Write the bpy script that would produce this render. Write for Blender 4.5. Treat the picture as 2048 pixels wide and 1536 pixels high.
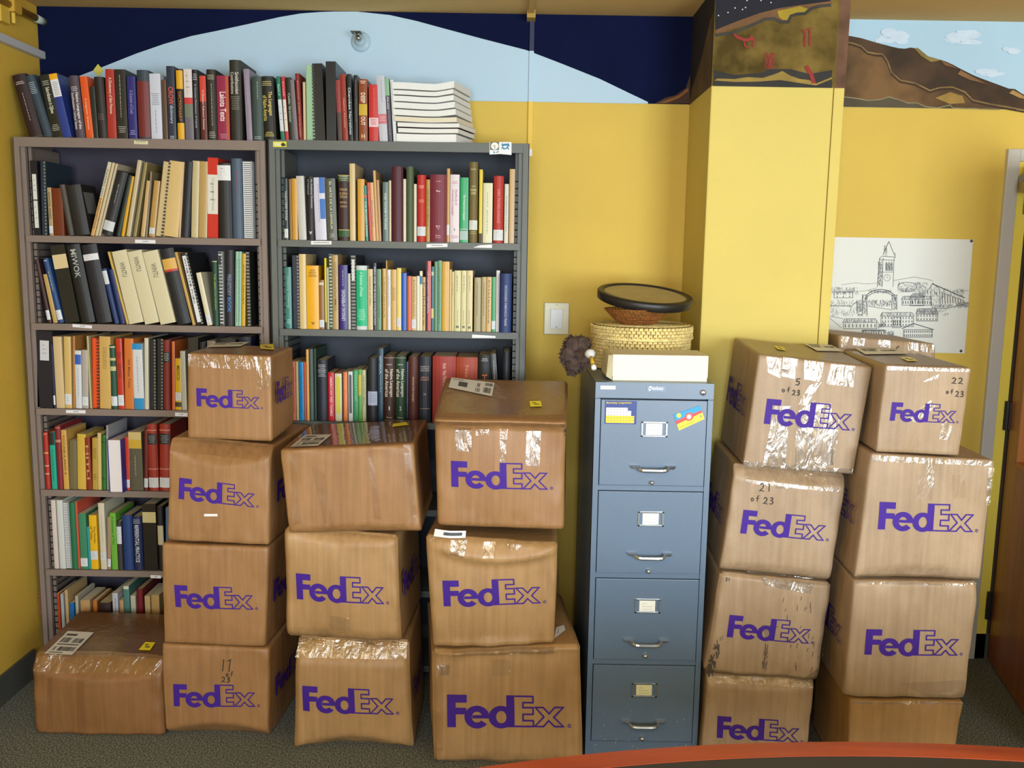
import bpy, bmesh, math, random
from mathutils import Vector, Matrix
random.seed(7)
for o in list(bpy.data.objects): bpy.data.objects.remove(o)
S = bpy.context.scene
COL = S.collection
# ---------------------------------------------------------------- camera
FPX, TH, ROLL, H = 1800.0, math.atan(254/1800), 0.016, 1.73
CAM = Vector((0, 0, H))
RR = Vector((1, 0, 0)); UU = Vector((0, math.sin(TH), math.cos(TH))); FF = Vector((0, math.cos(TH), -math.sin(TH)))
cr, sr = math.cos(ROLL), math.sin(ROLL)
cd = bpy.data.cameras.new('camera'); cam = bpy.data.objects.new('camera', cd); COL.objects.link(cam)
cd.sensor_fit = 'HORIZONTAL'; cd.sensor_width = 36; cd.lens = FPX/2048*36; cd.clip_start = 0.02; cd.clip_end = 50
X_ = cr*RR + sr*UU; Y_ = cr*UU - sr*RR; Z_ = -FF
cam.matrix_world = Matrix(((X_.x, Y_.x, Z_.x, CAM.x), (X_.y, Y_.y, Z_.y, CAM.y), (X_.z, Y_.z, Z_.z, CAM.z), (0, 0, 0, 1)))
S.camera = cam
# ---------------------------------------------------------------- world, lights, exposure
W = bpy.data.worlds.new('world'); S.world = W; W.use_nodes = True
W.node_tree.nodes['Background'].inputs[0].default_value = (0.9, 0.95, 1, 1)
W.node_tree.nodes['Background'].inputs[1].default_value = 0.3
def area(name, loc, rot, sx, sy, power, color):
    l = bpy.data.lights.new(name, 'AREA'); l.shape = 'RECTANGLE'; l.size = sx; l.size_y = sy; l.energy = power; l.color = color
    o = bpy.data.objects.new(name, l); COL.objects.link(o); o.location = loc; o.rotation_euler = rot; return o
PI = math.pi
area('window_light', (2.50, -2.30, 1.55), (PI/2, 0, 0), 1.9, 1.8, 150, (0.76, 0.89, 1.0))
area('window_light', (-0.3, -2.30, 1.55), (PI/2, 0, 0), 1.7, 1.8, 92, (0.80, 0.91, 1.0))
area('warm_fill_light', (-0.3, -0.2, 2.55), (math.radians(0), 0, 0), 1.2, 0.3, 14, (1.0, 0.88, 0.72))  # added warm fill from overhead, no lamp of the room
S.view_settings.view_transform = 'Standard'; S.view_settings.look = 'None'
S.view_settings.exposure = 0.72; S.view_settings.gamma = 1.0; S.view_settings.use_curve_mapping = False
# ---------------------------------------------------------------- picture geometry
def ray(x, y):
    a = x-1024; b = y-768; u = a*cr+b*sr; v = -a*sr+b*cr
    return u*RR - v*UU + FPX*FF
def aty(x, y, Y): d = ray(x, y); return CAM + d*(Y/d.y)
def atz(x, y, Z): d = ray(x, y); return CAM + d*((Z-H)/d.z)
def atx(x, y, X): d = ray(x, y); return CAM + d*(X/d.x)
# ---------------------------------------------------------------- materials
def lin(c): return c/12.92 if c <= 0.04045 else ((c+0.055)/1.055)**2.4
def rgb(h):
    if isinstance(h, str): h = h.lstrip('#'); h = tuple(int(h[i:i+2], 16) for i in (0, 2, 4))
    return tuple(lin(c/255) for c in h) + (1,)
MATS = {}
def mat(h, rough=0.6, metal=0.0, var=0.0, vscale=20, bump=0.0, bscale=80, spec=0.5, dark=1.0, coat=0.0):
    key = (h, rough, metal, var, vscale, bump, bscale, spec, dark, coat)
    if key in MATS: return MATS[key]
    m = bpy.data.materials.new('mat_%d' % len(MATS)); m.use_nodes = True; nt = m.node_tree; b = nt.nodes['Principled BSDF']
    c = rgb(h); c = (c[0]*dark, c[1]*dark, c[2]*dark, 1)
    b.inputs['Base Color'].default_value = c; b.inputs['Roughness'].default_value = rough; b.inputs['Metallic'].default_value = metal
    b.inputs['Specular IOR Level'].default_value = spec; b.inputs['Coat Weight'].default_value = coat
    m.diffuse_color = c
    if var or bump:
        tc = nt.nodes.new('ShaderNodeTexCoord')
        n = nt.nodes.new('ShaderNodeTexNoise'); n.inputs['Scale'].default_value = vscale; n.inputs['Detail'].default_value = 5
        nt.links.new(tc.outputs['Object'], n.inputs['Vector'])
        if var:
            r = nt.nodes.new('ShaderNodeValToRGB'); e = r.color_ramp.elements; e[0].position, e[1].position = (.36, .66) if var >= .2 else (.2, .8)
            e[0].color = tuple(max(0, x*(1-var)) for x in c[:3])+(1,); e[1].color = tuple(min(1, x*(1+var)) for x in c[:3])+(1,)
            nt.links.new(n.outputs['Fac'], r.inputs['Fac']); nt.links.new(r.outputs['Color'], b.inputs['Base Color'])
        if bump:
            n2 = nt.nodes.new('ShaderNodeTexNoise'); n2.inputs['Scale'].default_value = bscale; n2.inputs['Detail'].default_value = 3
            nt.links.new(tc.outputs['Object'], n2.inputs['Vector'])
            bp = nt.nodes.new('ShaderNodeBump'); bp.inputs['Strength'].default_value = bump; bp.inputs['Distance'].default_value = 0.01
            nt.links.new(n2.outputs['Fac'], bp.inputs['Height']); nt.links.new(bp.outputs['Normal'], b.inputs['Normal'])
    MATS[key] = m; return m
def cardboard(h, name, gloss=0.5):
    m = bpy.data.materials.new(name); m.use_nodes = True; nt = m.node_tree; b = nt.nodes['Principled BSDF']; L = nt.links
    c = rgb(h); tc = nt.nodes.new('ShaderNodeTexCoord')
    n = nt.nodes.new('ShaderNodeTexNoise'); n.inputs['Scale'].default_value = 5; n.inputs['Detail'].default_value = 8; n.inputs['Roughness'].default_value = 0.65
    L.new(tc.outputs['Object'], n.inputs['Vector'])
    mp = nt.nodes.new('ShaderNodeMapping'); mp.inputs['Scale'].default_value = (1, 1, 0.04); L.new(tc.outputs['Object'], mp.inputs['Vector'])
    n2 = nt.nodes.new('ShaderNodeTexNoise'); n2.inputs['Scale'].default_value = 60; n2.inputs['Detail'].default_value = 4; L.new(mp.outputs['Vector'], n2.inputs['Vector'])
    n3 = nt.nodes.new('ShaderNodeTexNoise'); n3.inputs['Scale'].default_value = 300; L.new(tc.outputs['Object'], n3.inputs['Vector'])
    ad = nt.nodes.new('ShaderNodeMath'); ad.operation = 'ADD'; L.new(n.outputs['Fac'], ad.inputs[0]); L.new(n2.outputs['Fac'], ad.inputs[1])
    a2 = nt.nodes.new('ShaderNodeMath'); a2.operation = 'MULTIPLY_ADD'; a2.inputs[1].default_value = 0.4; L.new(n3.outputs['Fac'], a2.inputs[0]); L.new(ad.outputs[0], a2.inputs[2])
    r = nt.nodes.new('ShaderNodeValToRGB'); L.new(a2.outputs[0], r.inputs['Fac'])
    ml = nt.nodes.new('ShaderNodeMath'); ml.operation = 'MULTIPLY'; ml.inputs[1].default_value = 0.5; L.new(a2.outputs[0], ml.inputs[0]); L.new(ml.outputs[0], r.inputs['Fac'])
    e = r.color_ramp.elements; e[0].position = 0.42; e[0].color = (c[0]*.78, c[1]*.74, c[2]*.68, 1); e[1].position = 0.76; e[1].color = (min(1, c[0]*1.14), min(1, c[1]*1.14), min(1, c[2]*1.12), 1)
    L.new(r.outputs[0], b.inputs['Base Color']); b.inputs['Roughness'].default_value = gloss
    bp = nt.nodes.new('ShaderNodeBump'); bp.inputs['Strength'].default_value = 0.3; bp.inputs['Distance'].default_value = 0.004
    L.new(n2.outputs['Fac'], bp.inputs['Height']); L.new(bp.outputs['Normal'], b.inputs['Normal'])
    return m
def tape_mat(name, fac, rough, bscale, strength, tint=(1, 1, 1)):
    m = bpy.data.materials.new(name); m.use_nodes = True; nt = m.node_tree; L = nt.links
    for n in list(nt.nodes): nt.nodes.remove(n)
    out = nt.nodes.new('ShaderNodeOutputMaterial'); mx = nt.nodes.new('ShaderNodeMixShader'); t = nt.nodes.new('ShaderNodeBsdfTransparent'); g = nt.nodes.new('ShaderNodeBsdfGlossy')
    g.inputs['Roughness'].default_value = rough; t.inputs[0].default_value = tint+(1,)
    tc = nt.nodes.new('ShaderNodeTexCoord'); mp = nt.nodes.new('ShaderNodeMapping'); mp.inputs['Scale'].default_value = (1, 1, 0.35)
    n = nt.nodes.new('ShaderNodeTexNoise'); n.inputs['Scale'].default_value = bscale; n.inputs['Detail'].default_value = 4; n.inputs['Distortion'].default_value = 1.5
    L.new(tc.outputs['Object'], mp.inputs[0]); L.new(mp.outputs[0], n.inputs['Vector'])
    bp = nt.nodes.new('ShaderNodeBump'); bp.inputs['Strength'].default_value = strength; bp.inputs['Distance'].default_value = 0.02; L.new(n.outputs['Fac'], bp.inputs['Height']); L.new(bp.outputs[0], g.inputs['Normal'])
    mx.inputs[0].default_value = fac; L.new(t.outputs[0], mx.inputs[1]); L.new(g.outputs[0], mx.inputs[2]); L.new(mx.outputs[0], out.inputs[0])
    return m
# ---------------------------------------------------------------- mesh helpers
class MB:
    def __init__(s): s.v = []; s.f = []
    def quad(s, a, b, c, d):
        n = len(s.v); s.v += [tuple(a), tuple(b), tuple(c), tuple(d)]; s.f.append((n, n+1, n+2, n+3)); return s
    def poly(s, pts):
        n = len(s.v); s.v += [tuple(p) for p in pts]; s.f.append(tuple(range(n, n+len(pts)))); return s
    def hexa(s, p):      # 8 points: bottom 4 (ccw seen from above), top 4
        n = len(s.v); s.v += [tuple(q) for q in p]
        for f in ((3, 2, 1, 0), (4, 5, 6, 7), (0, 1, 5, 4), (1, 2, 6, 5), (2, 3, 7, 6), (3, 0, 4, 7)): s.f.append(tuple(n+i for i in f))
        return s
    def box(s, x0, x1, y0, y1, z0, z1):
        return s.hexa([(x0, y0, z0), (x1, y0, z0), (x1, y1, z0), (x0, y1, z0), (x0, y0, z1), (x1, y0, z1), (x1, y1, z1), (x0, y1, z1)])
    def tube(s, pts, r, n=10, caps=True, rz=None):
        pts = [Vector(p) for p in pts]; rings = []
        for i, p in enumerate(pts):
            d = (pts[min(i+1, len(pts)-1)] - pts[max(i-1, 0)]).normalized()
            a = d.orthogonal() if abs(d.z) > .99 else d.cross(Vector((0, 0, 1))); a.normalize(); b = d.cross(a).normalized()
            ri = r[i] if isinstance(r, (list, tuple)) else r; st = len(s.v)
            for k in range(n):
                t = 2*PI*k/n; s.v.append(tuple(p + a*ri*math.cos(t) + b*(rz if rz else ri)*math.sin(t)))
            rings.append(st)
        for i in range(len(rings)-1):
            for k in range(n):
                A = rings[i]; B = rings[i+1]; s.f.append((A+k, A+(k+1) % n, B+(k+1) % n, B+k))
        if caps:
            s.f.append(tuple(rings[0]+k for k in range(n))[::-1]); s.f.append(tuple(rings[-1]+k for k in range(n)))
        return s
    def lathe(s, prof, c=(0, 0, 0), n=40, M=None):
        st = len(s.v)
        for (r, z) in prof:
            for k in range(n):
                t = 2*PI*k/n; p = Vector((r*math.cos(t), r*math.sin(t), z))
                if M: p = M @ p
                s.v.append((p.x+c[0], p.y+c[1], p.z+c[2]))
        for i in range(len(prof)-1):
            for k in range(n): s.f.append((st+i*n+k, st+i*n+(k+1) % n, st+(i+1)*n+(k+1) % n, st+(i+1)*n+k))
        return s
    def build(s, name, m, parent=None, smooth=False, bevel=0, recalc=True, mats=None):
        me = bpy.data.meshes.new(name); me.from_pydata(s.v, [], s.f)
        if recalc:
            b = bmesh.new(); b.from_mesh(me); bmesh.ops.recalc_face_normals(b, faces=b.faces)
            if bevel: bmesh.ops.bevel(b, geom=list(b.edges), offset=bevel, segments=2, affect='EDGES', profile=.6)
            b.to_mesh(me); b.free()
        me.materials.append(m)
        for extra in (mats or []): me.materials.append(extra)
        if smooth: me.polygons.foreach_set('use_smooth', [True]*len(me.polygons))
        o = bpy.data.objects.new(name, me); COL.objects.link(o)
        if parent: o.parent = parent
        return o
def tag(o, label, cat, group=None, kind=None):
    o['label'] = label; o['category'] = cat
    if group: o['group'] = group
    if kind: o['kind'] = kind
    return o
def thing(name, label, cat, loc=(0, 0, 0), group=None):
    o = bpy.data.objects.new(name, None); COL.objects.link(o); o.location = loc; o.empty_display_size = .05
    return tag(o, label, cat, group)
def struct(o): o['kind'] = 'structure'; return o
class Off(MB):           # an MB written in world coordinates whose mesh is stored relative to an origin
    def __init__(s, org): super().__init__(); s.o = Vector(org)
    def build(s, *a, **k):
        s.v = [(x-s.o.x, y-s.o.y, z-s.o.z) for x, y, z in s.v]; return super().build(*a, **k)
def miter(pts, w):
    out = []; n = len(pts)
    for i in range(n):
        a = pts[max(i-1, 0)]; b = pts[i]; c = pts[min(i+1, n-1)]
        d1 = Vector((b[0]-a[0], b[1]-a[1])); d2 = Vector((c[0]-b[0], c[1]-b[1]))
        if d1.length < 1e-9: d1 = d2
        if d2.length < 1e-9: d2 = d1
        d1.normalize(); d2.normalize(); t = d1+d2
        if t.length < .2: t = d1.copy()
        t.normalize(); nn = Vector((-t.y, t.x)); k = w/2/max(.45, nn.dot(Vector((-d1.y, d1.x))))
        out.append(((b[0]+nn.x*k, b[1]+nn.y*k), (b[0]-nn.x*k, b[1]-nn.y*k)))
    return out
KK = [0]
def ribbon(mb, pts, w, fn, closed=False):
    pts = [pts[0]]+[q for p, q in zip(pts[:-1], pts[1:]) if math.hypot(p[0]-q[0], p[1]-q[1]) > 1e-6]
    if len(pts) < 2: return
    KK[0] += 1; up = Vector((0, -(KK[0] % 9)*3e-5, 0)); M = miter(pts, w)
    for (a, b), (c, d) in zip(M[:-1], M[1:]): mb.quad(fn(*a)+up, fn(*c)+up, fn(*d)+up, fn(*b)+up)
TXT = {}
def make_texts(strings):
    tmp = []
    for t in strings:
        c = bpy.data.curves.new('t', 'FONT'); c.body = t; c.resolution_u = 2; c.size = 1; c.offset = 0.012
        o = bpy.data.objects.new('t', c); COL.objects.link(o); tmp.append((t, o, c))
    dg = bpy.context.evaluated_depsgraph_get(); dg.update()
    for t, o, c in tmp:
        me = bpy.data.meshes.new_from_object(o.evaluated_get(dg)); vs = [v.co.copy() for v in me.vertices]; fs = [tuple(p.vertices) for p in me.polygons]
        x0 = min((v.x for v in vs), default=0); x1 = max((v.x for v in vs), default=1); y0 = min((v.y for v in vs), default=0); y1 = max((v.y for v in vs), default=1)
        TXT[t] = ([((v.x-x0)/(x1-x0), (v.y-y0)/(y1-y0)) for v in vs], fs, (x1-x0)/(y1-y0)); bpy.data.meshes.remove(me)
    for t, o, c in tmp: bpy.data.objects.remove(o); bpy.data.curves.remove(c)
def add_text(mb, t, fn):   # fn maps unit text coordinates (u right, v up) to 3D
    vs, fs, asp = TXT[t]; n = len(mb.v); mb.v += [tuple(fn(u, v)) for u, v in vs]; mb.f += [tuple(n+i for i in f) for f in fs]
D = 3.80; XL = -1.94; ZC = 2.70; ZM = 2.358; YB = 3.5
make_texts(['1', '2', '24', 'A Cheyenne Reference Grammar', 'A Concise Dictionary of Lakota', 'A Concise Study', 'A Dictionary of Skiri Pawnee', 'A Grammar of Creek', 'A Grammar of Kwaza', 'A Grammar of Tiwi', 'A Linguistic Grammar', 'AMERICAN', 'AMERICAN RED NAMES', 'ANDES', 'ARCHAEOLOGY', 'Abelal', 'Amazonian Languages', 'American Indian Languages', 'American Philosophical', 'An Analytical Dictionary', 'Aoki  Nez Perce Dictionary', 'BIBLIOTECA', 'BOOK', 'Berkeley Linguistics', 'CALIFORNIA', 'CASTELLANA', 'COMMUNICATION', 'CROW', 'Caddo Grammar', 'Cherokee Narratives', 'Comparative Notes', 'Contributions', 'Creek', 'DANI', 'DEEP', 'DICCIONARIO VAMOHOCA TRANE', 'DICTIONARY', 'DIEGUENO', 'DIRR TROISELANGAGE', 'Dialectos', 'Dictionary', 'EL ARTE DE LA LENGUA', 'EN LENGUA', 'ETHNOLOGY', 'Ensayos Andinos', 'Folklore', 'H', 'HELE', 'HISTORICAL', 'HITLI', 'Handbook of', 'INDIAN', 'INDIANS OF PERU', 'INDIENNES', 'Introduccion', 'Ixil Maya Tales', 'J. Lipps', 'LA LENGUA GENERAL', 'LANGUAGE', 'LANGUAGES', 'LANGUE', 'LENGUAS AMERINDIAS', 'LINGUISTICA', 'LOS INDIOS DE MEXICO', 'Lakota', 'Lakota Texts', 'Languages of the Americas', 'M', 'MCA', 'MEXICANA', 'MEXICO', 'MIWOK', 'Map', 'Mouton', 'NARRATIVES', 'Native Languages', 'Native Languages of the', 'Native Peoples', 'Nez Perce', 'OUT', 'PAPERS ON LINGUISTICS', 'PERU AND THE INCA CIVILIZATION', 'PREHISTORY', 'PUBLICATIONS', 'Plenum', 'Prolegomenos a la lengua', 'REFERENTIAL PRACTICE', 'Revitalizing Indigenous', 'SANTA YNEZ', 'SOUTH', 'SURVEY REPORT', 'Sebeok', 'Sketch of', 'Smithsonian', 'Southeastern United States', 'Subordination in Ojibwe', 'TALES OF NORTH AMERICA', 'THE AMERICAN INDIAN', 'THE BROKEN SPEARS', 'Teaching Indigenous', 'The Amazonian Languages', 'The Languages', 'The Navajo', 'UN', 'UNIVERSITY OF', 'VI', 'VOCABULARIO', 'VOCABULARIO 5', 'WHISTLER Proto', 'WINTU', 'WORD TAXONOMY IN THE ANDES', 'YAQUI DEER SONGS', 'de Gruyter', 'dictionary', 'of Nahuatl', 'of Native America', 'of Tales', 'of the Americas', 'v'])
# ================================================================ SETTING
yel = mat('#d3b34e', .75, var=.06, vscale=3, bump=.06, bscale=120)
yelL = mat('#cfaa40', .75, var=.06, vscale=3, bump=.06, bscale=120)
XR = 3.6; YR = -2.4
def carpet():
    m = bpy.data.materials.new('carpet'); m.use_nodes = True; nt = m.node_tree; b = nt.nodes['Principled BSDF']; L = nt.links
    tc = nt.nodes.new('ShaderNodeTexCoord'); n = nt.nodes.new('ShaderNodeTexNoise'); n.inputs['Scale'].default_value = 170; n.inputs['Detail'].default_value = 4; n.inputs['Roughness'].default_value = .8
    L.new(tc.outputs['Object'], n.inputs['Vector']); r = nt.nodes.new('ShaderNodeValToRGB'); L.new(n.outputs['Fac'], r.inputs[0]); e = r.color_ramp.elements
    e[0].position = .40; e[0].color = rgb('#383a38'); e[1].position = .66; e[1].color = rgb('#b6bcb2'); k = e.new(.52); k.color = rgb('#767b76')
    L.new(r.outputs[0], b.inputs['Base Color']); b.inputs['Roughness'].default_value = .95; b.inputs['Specular IOR Level'].default_value = .1
    bp = nt.nodes.new('ShaderNodeBump'); bp.inputs['Strength'].default_value = .8; bp.inputs['Distance'].default_value = .006; L.new(n.outputs['Fac'], bp.inputs['Height']); L.new(bp.outputs[0], b.inputs['Normal'])
    return m
struct(MB().box(XL-.1, XR+.1, YR-.1, D+.1, -.1, 0).build('floor', carpet()))
struct(MB().box(XL-.1, XR+.1, YR-.1, D+.1, ZC, ZC+.1).build('ceiling', mat('#cdaa6a', .85, var=.08, vscale=2)))
wb = struct(MB().box(XL-.1, XR+.1, D, D+.1, 0, ZC).build('wall_back', yel))
wl = struct(MB().box(XL-.1, XL, YR, D, 0, ZC).build('wall_left', yelL))
struct(MB().box(XR, XR+.1, YR, D, 0, ZC).build('wall_right', yelL))
struct(MB().box(XL-.1, XR+.1, YR-.1, YR, 0, ZC).build('wall_rear', mat('#d8d8d4', .8)))
# column (main pier and the narrow pilaster at its right)
YC = 3.385; XC0, XC1, XC2 = .706, 1.150, 1.192
wc = struct(MB().box(XC0, XC1, YC, D, 0, ZC).build('wall_column', mat('#d2be66', .75, var=.05, vscale=3, bump=.05, bscale=120), bevel=.006))
struct(MB().box(XC1+.004, XC2, YC+.006, D, 0, ZC).build('trim_1', mat('#d2be66', .75, var=.05, vscale=3), bevel=.003))
struct(MB().box(XC1-.01, XC1+.012, YC+.02, D, 0, ZC).build('trim_2', mat('#c79a2c', .8)))
struct(MB().box(XL, XL+.012, YR, YB-.02, 0, .115).build('baseboard_left', mat('#4a4c48', .55, var=.1)))
struct(MB().box(XL, XR, D-.012, D, 0, .115).build('baseboard_back', mat('#4a4c48', .55, var=.1)))
# ---- mural: flat paint layers
eps = .0015
def wfn(k): return lambda x, y: aty(x, y, D-k)
def paint(name, pts, col, k, plane=None, var=.1, vs=6, par=None):
    fn = plane or wfn(k); mb = MB(); P = [fn(x, y) for x, y in pts]; mb.poly(P)
    b = mb.build(name, mat(col, .8, var=var, vscale=vs), par or wb, recalc=False); bm = bmesh.new(); bm.from_mesh(b.data); bmesh.ops.triangulate(bm, faces=bm.faces); bm.to_mesh(b.data); bm.free(); return b
def zpx(x, z, Y):       # pixel row where height z is seen at column x
    y0, y1 = -400., 1600.
    for _ in range(40):
        m = (y0+y1)/2
        if aty(x, m, Y).z > z: y0 = m
        else: y1 = m
    return y0
mb = MB().quad((XL, D-eps, ZM), (XC0, D-eps, ZM), (XC0, D-eps, ZC), (XL, D-eps, ZC)); mb.build('mural_night_sky', mat('#0e1536', .95, var=.15, vscale=4, spec=.1), wb)
hill = [(110, 172), (158, 152), (205, 134), (273, 107), (328, 88), (383, 72), (437, 61), (492, 49), (560, 34), (601, 27), (640, 24), (669, 23), (713, 23), (779, 30), (833, 42), (888, 57), (970, 79), (1052, 100), (1120, 126), (1200, 158), (1258, 186), (1296, 204)]
mb = MB(); hp = [aty(x, y, D-2*eps) for x, y in hill]
for a, b in zip(hp[:-1], hp[1:]): mb.quad((a.x, a.y, ZM), (b.x, b.y, ZM), (b.x, b.y, max(b.z, ZM)), (a.x, a.y, max(a.z, ZM)))
mb.build('mural_blue_hill', mat('#b3cde0', .8, var=.03, vscale=3), wb)
paint('mural_mountain', [(1310, 207), (1330, 196), (1352, 190), (1372, 176), (1380, 150), (1382, 207)], '#4a3020', 3*eps)
paint('mural_ridge', [(1318, 206), (1345, 196), (1362, 188), (1376, 176), (1377, 182), (1358, 196), (1335, 205)], '#8a5a2c', 4*eps)
# right wall mural
zr = ZM
mb = MB().quad((XC2, D-eps, zr), (XR, D-eps, zr), (XR, D-eps, ZC), (XC2, D-eps, ZC)); mb.build('mural_day_sky', mat('#a9c8dc', .8, var=.05, vscale=3), wb)
top = [(1650, 62), (1690, 70), (1722, 76), (1752, 85), (1790, 95), (1806, 98), (1822, 95), (1832, 95), (1838, 102), (1857, 113), (1880, 119), (1900, 126), (1920, 137), (1950, 152), (1985, 165), (2020, 178), (2030, 178), (2048, 190), (2110, 215), (2140, 226)]
def mstrip(name, topline, botline, col, k, var=.2, vs=7):
    mb = MB(); n = 40; a0 = min(p[0] for p in topline); a1 = max(p[0] for p in topline)
    def at(L, x):
        for (xa, ya), (xb, yb) in zip(L[:-1], L[1:]):
            if xa <= x <= xb: return ya+(yb-ya)*(x-xa)/max(xb-xa, 1e-6)
        return L[-1][1] if x > L[-1][0] else L[0][1]
    for i in range(n):
        xa = a0+(a1-a0)*i/n; xb = a0+(a1-a0)*(i+1)/n
        A, B, C_, D_ = aty(xa, at(botline, xa), D-k), aty(xb, at(botline, xb), D-k), aty(xb, at(topline, xb), D-k), aty(xa, at(topline, xa), D-k)
        for p in (A, B, C_, D_): p.z = max(p.z, zr)
        mb.quad(A, B, C_, D_)
    return mb.build(name, mat(col, .8, var=var, vscale=vs), wb, recalc=False)
bot = [(1650, 215), (1690, 216), (2140, 230)]
mstrip('mural_mountain', top, bot, '#46311e', 2*eps, .4)
r1 = [(1650, 78), (1690, 84), (1705, 86), (1722, 92), (1735, 104), (1750, 107), (1765, 108), (1775, 122), (1783, 145), (1800, 160), (1830, 166), (1860, 181), (1880, 175), (1905, 174), (1930, 184), (1945, 200), (1980, 208), (2010, 213), (2060, 222)]
mstrip('mural_foothill', r1, bot, '#664a2a', 3*eps, .45)
rr = MB(); ribbon(rr, r1, 2.6, wfn(4*eps)); rr.build('mural_ridge', mat('#84693e', .8, var=.3), wb, recalc=False)
rr = MB(); ribbon(rr, [(x, y+4) for x, y in r1], 3.2, wfn(3.6*eps)); rr.build('mural_ridge_shade', mat('#3a2818', .8, var=.2), wb, recalc=False)
r2 = [(1650, 190), (1690, 194), (1715, 197), (1735, 201), (1760, 199), (1778, 194), (1800, 200), (1815, 206), (1835, 206), (1850, 213), (1875, 216), (1900, 210), (1906, 216), (2000, 219)]
mstrip('mural_foreground', r2, bot, '#4e4534', 4.6*eps, .2)
rr = MB(); ribbon(rr, r2, 2, wfn(5*eps)); rr.build('mural_ridge', mat('#8b8060', .8, var=.2), wb, recalc=False)
for pts, c in (([(1828, 96), (1836, 96), (1858, 114), (1884, 120), (1862, 124), (1842, 112)], '#7d6a34'), ([(1880, 120), (1900, 128), (1918, 138), (1890, 131)], '#6e4a2c'), ([(1921, 140), (1950, 156), (1975, 168), (1940, 160), (1915, 148)], '#86603a'), ([(2026, 180), (2048, 192), (2070, 203), (2040, 196), (2018, 186)], '#9a7a44'), ([(1870, 196), (1900, 184), (1925, 192), (1930, 206), (1900, 208)], '#8c7034')):
    paint('mural_slope', pts, c, 5*eps, var=.25, vs=14)
cl = MB(); random.seed(3)
for cx, cy, w, h in ((1790, 72, 30, 16), (1765, 80, 20, 8), (1925, 72, 34, 15), (1945, 84, 36, 7), (2025, 100, 24, 9), (1975, 145, 24, 10), (1985, 148, 26, 4)):
    for j in range(9):
        ax, ay = cx+random.uniform(-w, w)*.6, cy+random.uniform(-h, h)*.5; q = random.uniform(.35, .6)
        rs = [random.uniform(.8, 1.1) for _ in range(10)]; cc_ = aty(ax, ay, D-(1.6+.3*j)*eps); rp = [aty(ax+math.cos(t*PI/5)*w*q*rs[t], ay+math.sin(t*PI/5)*h*q*rs[t], D-(1.6+.3*j)*eps) for t in range(10)]
        for t in range(10): cl.poly([cc_, rp[t], rp[(t+1) % 10]])
cl.build('mural_cloud', mat('#c2d2e2', .8, var=.08, vscale=40), wb, recalc=False)
# column mural
YF = YC-eps; zc = ZM-.002
def cfn(k): return lambda x, y: aty(x, y, YC-k)
def cpaint(name, pts, col, k, var=.2, vs=9):
    return paint(name, pts, col, k, plane=cfn(k), par=wc, var=var, vs=vs)
MB().quad((XC0, YC-eps, zc), (XC1, YC-eps, zc), (XC1, YC-eps, ZC), (XC0, YC-eps, ZC)).build('mural_rock_face', mat('#6a582c', .9, var=.5, vscale=9, spec=.15), wc, recalc=False)
MB().quad((XC1+.004, YC+.006-eps, zc), (XC2+.001, YC+.006-eps, zc), (XC2+.001, YC+.006-eps, ZC), (XC1+.004, YC+.006-eps, ZC)).build('mural_rock_edge', mat('#6b4a34', .8, var=.4, vscale=9), wc, recalc=False)
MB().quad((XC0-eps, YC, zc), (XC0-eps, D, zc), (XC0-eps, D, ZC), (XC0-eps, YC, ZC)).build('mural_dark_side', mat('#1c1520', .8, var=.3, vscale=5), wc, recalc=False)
MB().poly([(XC0-2*eps, YC, zc), (XC0-2*eps, D, zc), (XC0-2*eps, D-.05, zc+.05), (XC0-2*eps, YC+.2, zc+.13), (XC0-2*eps, YC+.06, zc+.24), (XC0-2*eps, YC, zc+.26)]).build('mural_rock_side', mat('#54432a', .8, var=.3, vscale=9), wc, recalc=False)
cpaint('mural_night', [(1431, -60), (1680, -60), (1660, 5), (1600, 12), (1560, 16), (1500, 34), (1431, 60)], '#10111f', 2*eps)
cpaint('mural_ridge_band', [(1431, 60), (1470, 44), (1520, 26), (1560, 16), (1600, 10), (1664, 2), (1664, 10), (1640, 12), (1618, 18), (1612, 26), (1592, 30), (1580, 42), (1560, 42), (1545, 36), (1525, 38), (1500, 48), (1431, 68)], '#6e4c2c', 2.4*eps)
cpaint('mural_gold', [(1555, 22), (1600, 12), (1616, 18), (1610, 25), (1590, 27), (1578, 40), (1566, 40), (1558, 34)], '#a08a20', 2.8*eps)
rr = MB(); ribbon(rr, [(1431, 70), (1465, 66), (1500, 52), (1530, 38), (1548, 37), (1562, 44), (1576, 44), (1582, 32), (1594, 28), (1610, 27), (1622, 17), (1640, 12), (1662, 10)], 6, cfn(3*eps)); rr.build('mural_ridge_shade', mat('#38342c', .8, var=.2), wc, recalc=False)
cpaint('mural_base', [(1426, 172), (1428, 140), (1470, 150), (1520, 146), (1540, 138), (1580, 138), (1620, 148), (1664, 140), (1664, 176)], '#2a2826', 2.2*eps)
cpaint('mural_low_hills', [(1428, 161), (1435, 157), (1470, 158), (1495, 154), (1525, 156), (1550, 148), (1565, 142), (1580, 151), (1600, 158), (1618, 160), (1632, 167), (1664, 154), (1664, 158), (1632, 171), (1600, 166), (1560, 160), (1520, 163), (1470, 164)], '#8e7634', 2.8*eps)
g = MB(); red = cfn(3.6*eps)
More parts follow.
